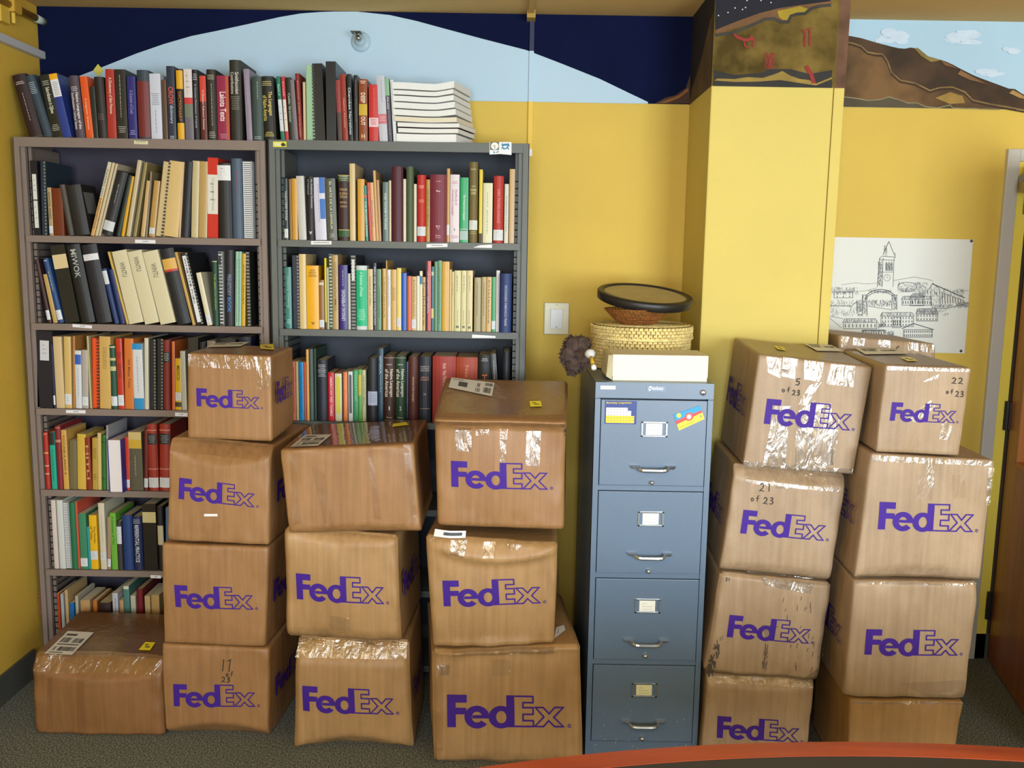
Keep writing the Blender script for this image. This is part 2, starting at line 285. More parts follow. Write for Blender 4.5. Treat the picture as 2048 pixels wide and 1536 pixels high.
for pl, w in (([(1468, 68), (1474, 74), (1484, 78), (1492, 80), (1508, 77)], 6), ([(1487, 80), (1490, 92), (1500, 97)], 3), ([(1508, 78), (1506, 94)], 4), ([(1500, 76), (1504, 70)], 3), ([(1604, 60), (1610, 66), (1610, 94)], 4), ([(1618, 56), (1620, 66), (1620, 92)], 4), ([(1604, 62), (1624, 56)], 2), ([(1612, 132), (1622, 148), (1628, 166)], 8)):
    ribbon(g, pl, w, red)
for i in range(8):
    yy = 107+i*4; ribbon(g, [(1528, yy-1), (1538, yy+2), (1550, yy-1)], 1.5, red)
ribbon(g, [(1534, 106), (1540, 120), (1538, 136)], 2, red); ribbon(g, [(1546, 107), (1541, 120), (1542, 136)], 2, red)
g.build('mural_red_figures', mat('#8c2a26', .8, var=.15), wc, recalc=False)
g = MB()
for x, y in ((1437, 31), (1456, 25), (1470, 16), (1485, 19), (1491, 15), (1494, 1), (1522, 1), (1542, 5), (1448, -8), (1510, -12)):
    ribbon(g, [(x-1.1, y), (x+1.1, y)], 2.2, cfn(3*eps))
g.build('mural_stars', mat('#dfe4ea', .8), wc, recalc=False)
# ---- wall fittings
t = thing('raceway', 'narrow vertical wall raceway painted over with mural and yellow wall colours', 'conduit', (aty(1060, 283, D).x, D, 2.155))
xr = aty(1060, 150, D).x; o = (xr, D, 2.155)
zb1 = ZM; zb2 = aty(1060, 103, D).z
for z0, z1, c in ((2.155, zb1, '#e4bd48'), (zb1, zb2, '#b3cde0'), (zb2, ZC, '#1d2547')):
    Off(o).box(xr-.009, xr+.009, D-.012, D, z0, z1).build('raceway_run', mat(c, .6), t)
Off(o).box(xr-.012, xr+.009, D-.02, D, 2.140, 2.168).build('end_cap', mat('#e8e6e0', .4), t)
t = thing('ceiling_raceway', 'yellow-brown raceway running along the ceiling towards the back wall', 'conduit', (xr, D-.05, ZC))
Off((xr, D-.05, ZC)).box(xr-.011, xr+.011, 1.6, D-.005, ZC-.014, ZC).build('raceway_run', mat('#b8964c', .7), t)
Off((xr, D-.05, ZC)).box(xr-.017, xr+.017, D-.07, D-.002, ZC-.03, ZC).build('elbow', mat('#a98840', .7), t)
# sprinkler
c = aty(722, 84, D); t = thing('sidewall_sprinkler', 'chrome sidewall sprinkler head with pale blue escutcheon high on the back wall', 'sprinkler', (c.x, D, c.z))
Mx = Matrix.Rotation(PI/2, 3, 'X')
MB().lathe([(.042, 0), (.040, .006), (.030, .013), (.018, .016), (.018, .035), (.001, .035)], M=Mx).build('escutcheon', mat('#a8c2d2', .35), t, smooth=True)
s = MB(); s.tube([(0, -.03, 0), (-.002, -.06, .004)], .010); s.tube([(-.01, -.055, .012), (-.012, -.085, .016)], .003); s.tube([(.01, -.055, .0), (.004, -.085, .014)], .003)
s.build('sprinkler_head', mat('#c8c8c0', .25, metal=.9), t, smooth=True)
MB().box(-.026, .014, -.095, -.05, .018, .021).build('deflector', mat('#6a6a66', .3, metal=.9), t)
c = aty(198, 141, D); tag(MB().poly([(c.x-.02, D-.007, c.z), (c.x, D-.007, c.z-.024), (c.x+.02, D-.007, c.z), (c.x, D-.007, c.z+.024)]).poly([(c.x-.02, D-.0045, c.z), (c.x, D-.0045, c.z-.024), (c.x+.02, D-.0045, c.z), (c.x, D-.0045, c.z+.024)]).build('sticky_note', mat('#d8cc58', .8), recalc=False), 'small yellow diamond-shaped note stuck on the mural above the books', 'note')
# left wall raceway and pipes
def lw(y, z0, z1, d): return None
zA = aty(80, 103, D-.01).z; zBt = aty(80, 119, D-.01).z
tag(MB().box(XL, XL+.028, 1.2, D-.004, zBt+.002, zA).build('wall_raceway', mat('#b9bcc4', .5), bevel=.003), 'pale grey rectangular raceway running along the left wall', 'conduit')
t = thing('pipe_run', 'yellow painted pipe with fittings and brackets high on the left wall', 'pipe', (XL+.03, 3.4, 2.6)); o = (XL+.03, 3.4, 2.6)
zp = aty(78, 42, D-.02).z
Off(o).tube([(XL+.028, 1.8, zp), (XL+.028, D-.06, zp)], .014, 14).build('pipe', mat('#c9a23c', .5), t, smooth=True)
Off(o).tube([(XL+.028, D-.07, zp), (XL+.028, D-.004, zp)], .0155, 14).build('pipe_end', mat('#a9b8b4', .5), t, smooth=True)
q = atx(27, 22, XL+.03); yq = q.y
Off(o).box(XL+.001, XL+.05, yq-.03, yq+.03, zp-.025, zp+.025).build('tee_fitting', mat('#c49a34', .5), t, bevel=.008)
q2 = atx(22, 47, XL+.02); Off(o).tube([(XL+.03, q2.y, q2.z), (XL+.03, q2.y, ZC)], .008).build('drop_pipe', mat('#d8b448', .5), t)
q3 = atx(7, 45, XL+.02); Off(o).box(XL+.002, XL+.03, q3.y-.03, q3.y+.03, q3.z, ZC).build('strut', mat('#d8b448', .5), t)
q4 = atx(32, 10, XL+.04); Off(o).tube([(XL+.04, q4.y, zp), (XL+.04, q4.y, zp+.06)], .005).lathe([(.018, 0), (.016, .006), (.004, .01)], c=(XL+.04, q4.y, zp+.035), n=16).build('sprinkler_head', mat('#c49a34', .4), t, smooth=True)
# light switch
c = aty(1113, 637, D); t = thing('light_switch', 'white rocker light switch in a cream plate on the yellow wall', 'switch', (c.x, D, c.z))
a, b = aty(1089, 605, D), aty(1139, 671, D); w, h = (b.x-a.x)/2, (a.z-b.z)/2
MB().box(-w, w, -.004, 0, -h, h).build('backplate', mat('#b9a24e', .5), t, bevel=.0015)
MB().box(-w+.003, w-.003, -.009, -.003, -h+.003, h-.003).build('plate', mat('#ded9bc', .4), t, bevel=.002)
MB().hexa([(-.026, -.014, -.042), (.026, -.014, -.042), (.026, -.008, -.042), (-.026, -.008, -.042), (-.026, -.022, .040), (.026, -.022, .040), (.026, -.008, .040), (-.026, -.008, .040)]).build('rocker', mat('#eef0f4', .3), t, bevel=.002)
MB().box(-.004, .004, -.0165, -.014, -.036, -.033).box(-.002, .002, -.010, -.008, h-.012, h-.008).build('marker', mat('#8a8a90', .4), t)
# ---- door frame (structure) and door
XD = 2.07
fr = struct(MB().box(2.015, 2.066, D-.02, D+.001, 0, 2.20).box(2.066, 3.05, D-.02, D+.001, 2.15, 2.20).box(3.0, 3.05, D-.02, D+.001, 0, 2.15).build('trim_3', mat('#c0bdb6', .5), bevel=.003))
MB().box(2.067, 2.112, D-.012, D, 0, 2.15).build('door_jamb', mat('#f0dc58', .55), fr)
MB().box(2.112, 3.0, D-.008, D-.002, 0, 2.15).build('door_opening', mat('#3a3026', .8), fr)
ang = math.radians(13.5)
dr = bpy.data.objects.new('door_1', None); COL.objects.link(dr); dr.location = (2.118, 3.768, 0); dr.rotation_euler = (0, 0, -ang); dr['kind'] = 'structure'
# door local: -y away from hinge, thickness along +x
def wood(h1, h2, name, sc=(6, 6, .5)):
    m = bpy.data.materials.new(name); m.use_nodes = True; nt = m.node_tree; b = nt.nodes['Principled BSDF']; L = nt.links
    tc = nt.nodes.new('ShaderNodeTexCoord'); mp = nt.nodes.new('ShaderNodeMapping'); mp.inputs['Scale'].default_value = sc; L.new(tc.outputs['Object'], mp.inputs[0])
    n = nt.nodes.new('ShaderNodeTexNoise'); n.inputs['Scale'].default_value = 3; n.inputs['Detail'].default_value = 7; n.inputs['Distortion'].default_value = .6; L.new(mp.outputs[0], n.inputs['Vector'])
    r = nt.nodes.new('ShaderNodeValToRGB'); L.new(n.outputs['Fac'], r.inputs[0]); e = r.color_ramp.elements; e[0].position = .3; e[0].color = rgb(h1); e[1].position = .7; e[1].color = rgb(h2)
    L.new(r.outputs[0], b.inputs['Base Color']); b.inputs['Roughness'].default_value = .35; return m
DW = wood('#8e5430', '#ac693a', 'door_wood')
MB().box(0, .044, -.15, 0, .01, 2.13).box(0, .044, -.88, -.73, .01, 2.13).box(0, .044, -.73, -.15, .01, .93).box(0, .044, -.73, -.15, 1.99, 2.13).build('door_leaf', DW, dr, bevel=.002)
MB().box(-.008, .052, -.165, -.148, .92, 2.0).box(-.008, .052, -.73, -.148, .915, .932).box(-.008, .052, -.73, -.148, 1.985, 2.0).box(-.008, .052, -.735, -.72, .92, 2.0).build('glazing_bead', mat('#b8702a', .4), dr)
MB().box(.018, .026, -.73, -.15, .93, 1.99).build('glass_pane', mat('#a8a878', .12, var=.08), dr)
def hinge(z, col, metal):
    hg = MB().tube([(-.014, .006, z-.062), (-.014, .006, z+.062)], .011, 12)
    for k in (-.025, .025): hg.tube([(-.014, .006, z+k-.001), (-.014, .006, z+k+.001)], .0125, 12)
    hg.box(-.014, .0, .002, .006, z-.058, z+.058).box(-.014, .03, .008, .011, z-.058, z+.058)
    hg.build('hinge', mat(col, .35, metal=metal), dr)
hinge(2.0, '#8a8a84', .8); hinge(1.095, '#3c3a36', .6); hinge(.25, '#3c3a36', .6)
MB().box(-.045, -.002, -.5, -.22, 2.02, 2.085).build('door_closer', mat('#6e6652', .35, metal=.4), dr, bevel=.01)
MB().tube([(-.03, -.10, 2.075), (-.03, -.02, 2.075)], .03, 16).tube([(-.04, -.08, 2.02), (-.04, -.08, 2.06)], .03, 20).tube([(-.03, -.3, 2.10), (-.035, -.05, 2.11)], .008, 8).build('closer_arm', mat('#8f8468', .3, metal=.5), dr, smooth=False)
MB().tube([(0-.03, -.06, 2.09), (-.03, -.06, 2.13)], .02, 16).build('closer_knuckle', mat('#a79f98', .3, metal=.5), dr)
# ---- rear windows (behind the camera, where the daylight comes from)
for n, xc in ((1, 2.5), (2, -.3)):
    fx = MB()
    for x0, x1, z0, z1 in ((-1, 1, .58, .64), (-1, 1, 2.46, 2.52), (-1, -.96, .64, 2.46), (.96, 1, .64, 2.46)): fx.box(xc+x0, xc+x1, YR, YR+.05, z0, z1)
    struct(fx.build('window_%d' % n, mat('#d8d4c8', .5)))
# ---- poster
PY = D-.003
P = [(1668, 474), (1946, 479), (1929, 707), (1655, 700)]
c = aty(1800, 590, PY); po = thing('campus_poster', 'large white poster with a pencil drawing of a campus clock tower and halls', 'poster', (c.x, PY, c.z))
pf = lambda k: (lambda x, y: aty(x, y, PY-k))
ox = Off((c.x, PY, c.z)); q = [aty(x, y, PY) for x, y in P]
ox.hexa([q[3]+Vector((0, -.001, 0)), q[2]+Vector((0, -.001, 0)), q[2]+Vector((0, .001, 0)), q[3]+Vector((0, .001, 0)), q[0]+Vector((0, -.001, 0)), q[1]+Vector((0, -.001, 0)), q[1]+Vector((0, .001, 0)), q[0]+Vector((0, .001, 0))]).build('paper', mat('#dcdcd4', .6), po)
ink = Off((c.x, PY, c.z)); ink2 = Off((c.x, PY, c.z)); fi = pf(.0018); fj = pf(.0015); random.seed(5)
Z = lambda px, py: (1620+px/4.785, 440+py/4.785)
def st(pts, w=.7, m=ink, f=fi): ribbon(m, [Z(*p) for p in pts], w*1.2, f)
def hatch(x0, y0, x1, y1, n, w=.5, sl=6):
    for i in range(int(n*1.5)):
        x = random.uniform(x0, x1); y = random.uniform(y0, y1); l = random.uniform(6, 22)
        st([(x, y), (x+random.uniform(-sl, sl), y+l)], w, ink2, fj)
st([(755, 205), (700, 330)], 1); st([(755, 205), (810, 340)], .8); st([(690, 345), (815, 355)], .9); st([(665, 370), (690, 345)]); st([(815, 310), (815, 360), (805, 370)]); st([(668, 360), (655, 500), (645, 640)], 1); st([(700, 360), (690, 640)], .8); st([(805, 370), (795, 640)], .7)
st([(655, 500), (800, 500)], .6); st([(660, 380), (810, 385)], .8); hatch(650, 390, 690, 620, 90, .7); hatch(705, 240, 740, 330, 26, .6)
for k in range(3): st([(725+k*25, 490), (724+k*25, 420), (732+k*25, 400), (740+k*25, 420), (739+k*25, 490)], .7); hatch(726+k*25, 410, 738+k*25, 470, 14, .7, 1)
for t_ in range(12): st([(738+32*math.cos(t_*PI/6), 552+32*math.sin(t_*PI/6)), (738+32*math.cos((t_+1)*PI/6), 552+32*math.sin((t_+1)*PI/6))], .6)
st([(738, 552), (738, 530)], .5); st([(738, 552), (752, 560)], .5)
st([(300, 620), (440, 600), (520, 612), (640, 605)], .5); st([(800, 580), (900, 562), (1000, 545), (1080, 560), (1180, 580)], .6); st([(1380, 680), (1520, 675)], .5); st([(200, 690), (520, 680), (640, 650)], .5)
arch = [(500+290*(.5-.5*math.cos(t_*PI/12))+30, 760-95*math.sin(t_*PI/12)) for t_ in range(13)]
st(arch, 1.2); st([(x, y+22) for x, y in arch], 1.0); hatch(560, 668, 780, 690, 50, .7)
for x in (515, 800): st([(x-14, 720), (x-16, 920 if x < 600 else 860)], .9); st([(x+30, 720), (x+32, 920 if x < 600 else 860)], .9); st([(x-18, 718), (x+36, 718)], 1)
hatch(500, 725, 550, 900, 60, .6); hatch(795, 730, 825, 850, 30, .6); hatch(440, 760, 495, 910, 70, .7)
for t_ in range(14): st([(930+90*math.cos(t_*PI/7), 640+45*math.sin(t_*PI/7)), (930+90*math.cos((t_+1)*PI/7), 640+45*math.sin((t_+1)*PI/7))], .8)
for t_ in range(10): st([(870+14*t_, 655), (872+14*t_, 690)], .6)
st([(1170, 610), (1480, 745)], 1.6); st([(1135, 670), (1175, 605), (1240, 660)], 1); st([(1150, 680), (1170, 840)], .8); st([(1170, 840), (1300, 850), (1500, 800)], .8); st([(1240, 660), (1250, 830)], .9); st([(1250, 690), (1470, 770)], .8)
for t_ in range(9): st([(1265+25*t_, 700+9*t_), (1268+25*t_, 800-1*t_)], 1.2); 
hatch(1150, 640, 1240, 820, 50, .6); hatch(1180, 800, 1500, 835, 70, .6); hatch(1255, 650, 1470, 740, 60, .6)
def bld(x0, y0, x1, y1, nx, ny, roof=20, w=.8):
    st([(x0, y0), (x1, y0), (x1, y1), (x0, y1), (x0, y0)], w)
    if roof: st([(x0-8, y0), (x0+15, y0-roof), (x1-15, y0-roof), (x1+8, y0)], w); hatch(x0, y0-roof, x1, y0-10, int((x1-x0)/4), .5)
    dx = (x1-x0)/nx; dy = (y1-y0)/ny
    for i in range(nx):
        for j in range(ny): st([(x0+dx*(i+.5), y0+dy*(j+.25)), (x0+dx*(i+.5), y0+dy*(j+.8))], 1.3)
bld(880, 760, 1160, 815, 12, 1, 30); bld(960, 740, 1090, 820, 4, 1, 25); bld(680, 920, 990, 1020, 11, 3, 35); bld(790, 930, 870, 1030, 4, 1, 0); bld(1020, 900, 1220, 965, 7, 2, 50, 1); bld(320, 980, 640, 1040, 9, 1, 35); bld(230, 690, 410, 745, 3, 2, 0); bld(500, 1060, 720, 1100, 9, 1, 8)
st([(880, 1040), (990, 990), (1185, 1050)], 1.3); bld(895, 1050, 1170, 1120, 14, 2, 0, .9); hatch(560, 760, 780, 820, 90, .6); hatch(840, 590, 1060, 690, 80, .6); hatch(1040, 590, 1130, 720, 60, .7); hatch(200, 640, 460, 700, 90, .6); hatch(190, 760, 430, 910, 120, .5, 10); hatch(1020, 850, 1215, 890, 80, .7); hatch(650, 970, 720, 1020, 40, .6); hatch(730, 1060, 800, 1110, 40, .8)
st([(190, 820), (400, 822)], .9); st([(400, 822), (450, 780), (450, 900)], .8); st([(190, 920), (320, 945)], .7); st([(185, 935), (300, 1030)], .6); st([(560, 825), (780, 860)], .7); st([(980, 705), (1080, 705)], 1); hatch(1400, 780, 1520, 820, 60, .6); hatch(1170, 850, 1320, 900, 30, .5, 12)
ink.build('drawing_lines', mat('#4c4e52', .7), po, recalc=False); ink2.build('drawing_shading', mat('#808284', .7), po, recalc=False)
for x, y in ((1943, 482), (1922, 702)):
    p = aty(x, y, PY-.002); Off((c.x, PY, c.z)).lathe([(.006, 0), (.005, .002), (.001, .004)], c=(p.x, p.y, p.z), n=12, M=Mx).build('pin', mat('#4a4a40', .3, metal=.7), po)
# ================================================================ BOOKCASES
SHELVES = {}
def bookcase(name, label, col, back, x0, x1, ztop, rows, key, stile):
    t = thing(name, label, 'bookcase', ((x0+x1)/2, 3.65, 0)); o = ((x0+x1)/2, 3.65, 0); m = mat(col, .5, var=.06, vscale=8); md = mat(back, .6, var=.08, vscale=4)
    Y1 = 3.79
    for a, b in ((x0, x0+.003), (x1-.003, x1)): Off(o).box(a, b, YB, Y1, 0, ztop).build('side_panel', m, t)
    for a, b in ((x0, x0+stile), (x1-stile, x1)): Off(o).box(a, b, YB, YB+.015, 0, ztop).build('stile', m, t, bevel=.001)
    s0, s1 = x0+stile, x1-stile; w = .016
    zr_ = ztop-.030
    for a, b in ((s0, s0+w), (s1-w, s1)): Off(o).box(a, b, YB+.012, YB+.03, 0, zr_).build('inner_post', m, t, bevel=.001)
    for a, b, c_ in ((s0+w, s0+w+.012, 1), (s1-w-.012, s1-w, -1)): Off(o).box(a, b, YB+.035, YB+.045, 0, zr_).box(a if c_ > 0 else b-.002, a+.002 if c_ > 0 else b, YB+.04, Y1-.02, 0, zr_).build('slotted_strip', mat(col, .5, dark=.85), t)
    sl = Off(o); z = .05
    while z < zr_-.03:
        if z < ztop-.14:
            for a, b in ((s0+w-.001, s0+w+.014), (s1-w-.014, s1-w+.001)): sl.box(a, b, YB+.031, YB+.036, z, z+.004)
            sl.box(s0+w+.0125, s0+w+.016, YB+.05, Y1-.06, z, z+.003); sl.box(s1-w-.016, s1-w-.0125, YB+.05, Y1-.06, z, z+.003)
        z += .0262
    s_ = sl.build('slots', mat('#0e0e10', .9), t); s_['kind'] = 'stuff'
    Off(o).box(x0, x1, Y1, Y1+.004, 0, ztop).build('back_panel', md, t)
    Off(o).box(x0, x1, YB+.002, Y1, ztop-.004, ztop).box(s0, s1, YB, YB+.012, ztop-.036, ztop).build('top_panel', m, t, bevel=.001)
    for i, z in enumerate(rows):
        Off(o).box(s0+.012, s1-.012, YB+.004, Y1-.002, z-.004, z).box(s0+.006, s1-.006, YB, YB+.008, z-.026, z).box(s0+.012, s1-.012, YB+.004, YB+.02, z-.026, z-.023).build('shelf', m, t, bevel=.0008)
        SHELVES[key+str(i+1)] = z
    SHELVES[key+'0'] = ztop
    return t, o
ZT1, ZT2 = 2.151, 2.156
rows1 = [1.7835, 1.445, 1.109, .779, .447, .118]; rows2 = [1.7815, 1.4385, 1.0745, .72, .38, .06]
bc1, ob1 = bookcase('bookcase', 'tall taupe steel bookcase against the left wall', '#7e7068', '#3c3848', -1.906, -.948, ZT1, rows1, 'A', .022)
bc2, ob2 = bookcase('bookcase', 'tall dark grey-green steel bookcase right of the taupe one', '#5c605c', '#2a303c', -.938, .052, ZT2, rows2, 'B', .024)
def fl(o, par, pts, col, k=.0015, name='shelf_label'):
    return Off(o).poly([aty(x, y, YB-k) for x, y in pts]).build(name, mat(col, .6), par, recalc=False)
def dashes(o, par, x0, x1, y, n, col='#6a6a6e'):
    g = Off(o)
    for k in range(n): xa = x0+(x1-x0)*k/n; g.poly([aty(a, b, YB-.0022) for a, b in ((xa, y-1), (xa+(x1-x0)/n*.7, y-1), (xa+(x1-x0)/n*.7, y+.6), (xa, y+.6))])
    g.build('label_print', mat(col, .7), par, recalc=False)
for q in (((268, 281), (296, 282), (296, 289), (268, 288)),): fl(ob1, bc1, q, '#cfcaa6')
dashes(ob1, bc1, 272, 292, 283.5, 6, '#7a8a6a')
for q in (((270, 479), (311, 480), (311, 487), (270, 486)), ((145, 648), (184, 651), (184, 657), (145, 654)), ((132, 820), (171, 820.5), (171, 827), (132, 826)), ((350, 825), (375, 826), (375, 833), (350, 832)), ((301, 1150), (322, 1151), (322, 1157), (301, 1156))):
    fl(ob1, bc1, q, '#dcdce4'); dashes(ob1, bc1, q[0][0]+(q[1][0]-q[0][0])*.38, q[0][0]+(q[1][0]-q[0][0])*.66, (q[0][1]+q[2][1])/2, 5)
for q in (((622, 482), (663, 482), (663, 489), (622, 489)), ((853, 488), (895, 487), (895, 494), (853, 495)), ((960, 490.5), (984, 489), (984, 496), (946, 495)), ((944, 669), (991, 672), (991, 676), (944, 676))):
    fl(ob2, bc2, q, '#e2e2e6')
dashes(ob2, bc2, 627, 659, 485.5, 9); dashes(ob2, bc2, 863, 886, 491, 6)
fl(ob2, bc2, ((546, 283), (573, 283), (573, 294), (546, 294)), '#d8d41c', name='yellow_sticker'); fl(ob2, bc2, ((549, 285), (562, 285), (562, 292), (549, 292)), '#d8d4a8', .0022, 'sticker_patch'); fl(ob2, bc2, ((562, 288), (566, 285), (570, 288), (572, 291), (566, 293), (562, 291)), '#2a2a1c', .0024, 'sticker_mark')
fl(ob2, bc2, ((979, 284), (1023, 284), (1023, 310), (1000, 308), (979, 309)), '#dfe2e6', .0012, 'white_sticker'); fl(ob2, bc2, ((980, 284), (998, 284), (998, 300), (980, 300)), '#6a645c', .0018, 'sticker_square')
fl(ob2, bc2, [(989.5+7.6*math.cos(k*PI/8), 292+7.2*math.sin(k*PI/8)) for k in range(16)], '#e4e4dc', .0024, 'sticker_disc')
g = Off(ob2); f_ = lambda x, y: aty(x, y, YB-.0028)
for pl in ([(1004, 287), (1005, 292), (1010, 290), (1015, 290), (1018, 293)], [(1006, 289), (1017, 288), (1018, 292)], [(1003, 297), (1006, 295), (1008, 298), (1012, 297), (1015, 294), (1017, 299)], [(987, 303), (989, 305), (988, 306)], [(993, 305), (997, 303)]): ribbon(g, pl, 2.2, f_)
g.build('sticker_drawing', mat('#2478a0', .6), bc2, recalc=False)
g = Off(ob2)
for pl in ([(985, 291), (987, 292)], [(989, 290), (990, 295), (989, 297)]): ribbon(g, pl, 1.2, f_)
g.build('sticker_drawing', mat('#5a5a56', .6), bc2, recalc=False)
c = aty(82, 1200, YB-.001); g = Off(ob1)
for k in range(7): yy = 1184+k*6.5; ribbon(g, [(77+k*.3, yy), (80+k*.3, yy+4)], 1.6, lambda x, y: aty(x, y, YB-.001))
g.build('red_marks', mat('#9a3a40', .7), bc1, recalc=False)
# ================================================================ BOOKS
# x0 x1 = foot of spine (px), xt yt = top-left of spine (px), colour, kind, decor
# kinds: h hardcover, p paperback, c comb bound, n binder, f fore-edge out.  decor: 'b:from:to:hex' band, 't:from:to:hex:width:text' title read downwards, 'u:' read upwards, 'H:...' horizontal, 'm:from:to:hex' fine print, 'L' call-number label
R = {}
R['T'] = """58 86 23 152 2e1c1e h m:.12:.17:c8b8b0;m:.3:.75:a89a94
88 107 50 153 34424e h m:.12:.3:9aaab4
106 127 78 151 26261e p m:.1:.18:b0b0a0;t:.2:.62:d8d8c8:.5:Subordination in Ojibwe;m:.8:.9:a8a898
127 144 97.5 149 2a3c86 p b:0:.09:e8a810;b:.09:.36:dcdce0;m:.13:.33:8a8a90
152 171 137 152 4c3f48 h m:.18:.25:c8c0c8;t:.27:.86:e0d8dc:.34:Native Languages of the;s:.27:.86:e0d8dc:.34:Southeastern United States
173 188 159 153 d85624 p t:.35:.87:f0c8a0:.3:A Linguistic Grammar
188 197 180 173 26302c p
197 216 187 154 26201e h m:.6:.7:5a504c
216 233.5 206.5 138 a6342c p t:.12:.64:e8d4c4:.42:A Dictionary of Skiri Pawnee
235 256 228.5 138.5 2c2a24 p m:.08:.7:a8a498;m:.82:.92:a8a498
258 275 253 152.5 2c2c72 p t:.22:.6:8a8ab8:.4:A Grammar of Creek;m:.86:.94:9a9ac8
278 302 270 140 333e48 h b:.16:.97:6e2626
303 325 297 147 c4c8d6 p m:.3:.48:8a8a94;m:.55:.9:8a8a94
327 336 324 160 5c4430 p
337 353 329.5 132 2c3444 p t:.28:.52:e4573a:.6:CROW;t:.53:.78:b4bcc8:.5:dictionary;m:.95:.98:c8c8c8
356 370 352 138 221c18 h b:.02:.28:d8a41c;b:.76:1:d8a41c;t:.32:.74:b8742c:.4:DICTIONARY
371 388 367 138 6a6470 p b:0:.4:d0c8c8;b:.4:.49:c23030;b:.49:.68:6c7464;m:.04:.36:c8a890
388 400 384.5 139.5 201e22 h m:.06:.14:b8b8b8;t:.2:.83:b0b0b4:.36:A Concise Dictionary of Lakota
402 415 398 151.5 5a2420 p b:0:.4:c63e2c;t:.22:.84:e0c8b8:.4:A Cheyenne Reference Grammar
416 435 413 139 2a2620 h m:.08:.14:b0a898;m:.2:.8:9a9488;m:.88:.97:a8a498
436 460 434 151 8e2848 p t:.25:.7:ecdcd8:.5:Lakota Texts;m:.9:.98:c08898;B:.75:1:a84a1c
462 485 459.5 120 2c2a24 h t:.15:.42:c8c4b4:.3:Smithsonian;s:.15:.42:c8c4b4:.3:Contributions;m:.45:.62:787460
494 505.5 486.5 138 8a8090 p m:.1:.5:a89cae
505.5 527.5 499 153 3a4a46 h m:.08:.35:98a8a4;m:.93:.96:98a8a4
528 553 521 153 1d1d1a h m:.08:.16:c0b070;t:.24:.62:d0bc5c:.36:The Languages;s:.3:.7:d0bc5c:.36:of Native America;m:.88:.94:d0bc5c
562 570 552 153 1e6e56 p b:.36:.86:c8ccd4;t:.12:.3:a8d8c8:.5:Sketch of
571 578 562 153 b8303a p b:.36:.86:d8ccc0;t:.08:.32:e0a8a8:.5:Creek
579 589 571 155 20281e p t:.25:.72:a8b8a0:.45:Caddo Grammar
589 597 580 159 7a6e76 p
597.5 606.5 590 147 7e2622 h t:.1:.95:c8a888:.3:American Indian Languages
607 612 602 164 c8b088 p
613 631 607 129 94b894 c
631 651 624 127 22201f n w:.5:.56
653 673 647.5 122.5 202326 n
676 685 671 160 8e3c3c p b:.53:1:4a3430
686 697 679.5 148.5 8e2e20 p t:.36:.8:d88a7a:.4:Native Peoples
698 707 693 148 1e2426 p t:.2:.9:c4d4d8:.55:Cherokee Narratives
708 716 705 150 1c1c1e p t:.06:.7:6c6c70:.4:American Philosophical
718 735 717 158 84401c p t:.22:.38:ecdcc8:.5:DEEP;b:.40:.58:c0a020;t:.60:.74:ecdcc8:.5:OUT;m:.03:.07:e8d8c8;H:.88:.95:e0c8a0:.4:H
738 757 735 169 bc2e2a p m:.06:.5:d86a5c;b:.58:.74:dcc0c4;m:.6:.72:c8485a
759 776 752 151.5 b8bac4 p m:.06:.4:90929c;b:.58:.73:c46a74;m:.62:.7:d8b0b4
776 785 769 157 4a4450 p b:0:.27:7cac88;t:.28:.48:c0bcc8:.5:Abelal;m:.5:.9:8a8490
787 794 780 160 d0d4d6 p"""
R['A1'] = """68 82 62 321 1c1c22 n b:.18:.52:d0d2cc;b:.535:.9:d0d2cc
83 94 79 322 22303e c
99 107 95 375 a8946a p t:.1:.66:4a4434:.5:SANTA YNEZ;L
107 129 103 376 6a3018 p
137 149 118 370 46403a h
150 180 131 372 242222 h
180.5 188 215.5 325 c89a5c p b:0:.48:c0bea8;t:.1:.9:6a6450:.45:PAPERS ON LINGUISTICS
189.5 195 224 326 c4b48c p
196 200.5 231 328 bcae94 p
201.5 224 233 346 242428 h m:.2:.5:9a9a98;b:.78:.93:c4c8cc
231 241 256 352 28302c h
242 248 262 353 cc9a14 p
252 260 275 321 bcae8c p
265.5 272 288 326 8a7a4c p
281 289 293 362 c0a070 p
290 294 300 343 7c6e54 p
297 309 308 362 b08c4c p b:.84:.95:c4c8cc
310 326 326 324 c4ae80 c
327 356 339 324 ccb078 p
357 360.5 365 324 c8a884 p
361.5 379 370 324 20222a h
382 396 385 322 bcae84 p
397 414 399 323 b0925a p
415 436 415 315.5 c02c20 n b:.21:.7:d2d0c4;t:.25:.66:9a9a96:.3:Comparative Notes
438 465 437 326 1e1f22 h b:.03:.23:d6d8da
466 487 463.5 317 46586c h m:.16:.5:9a2c44
488 506 487 322 c4c6ca k"""
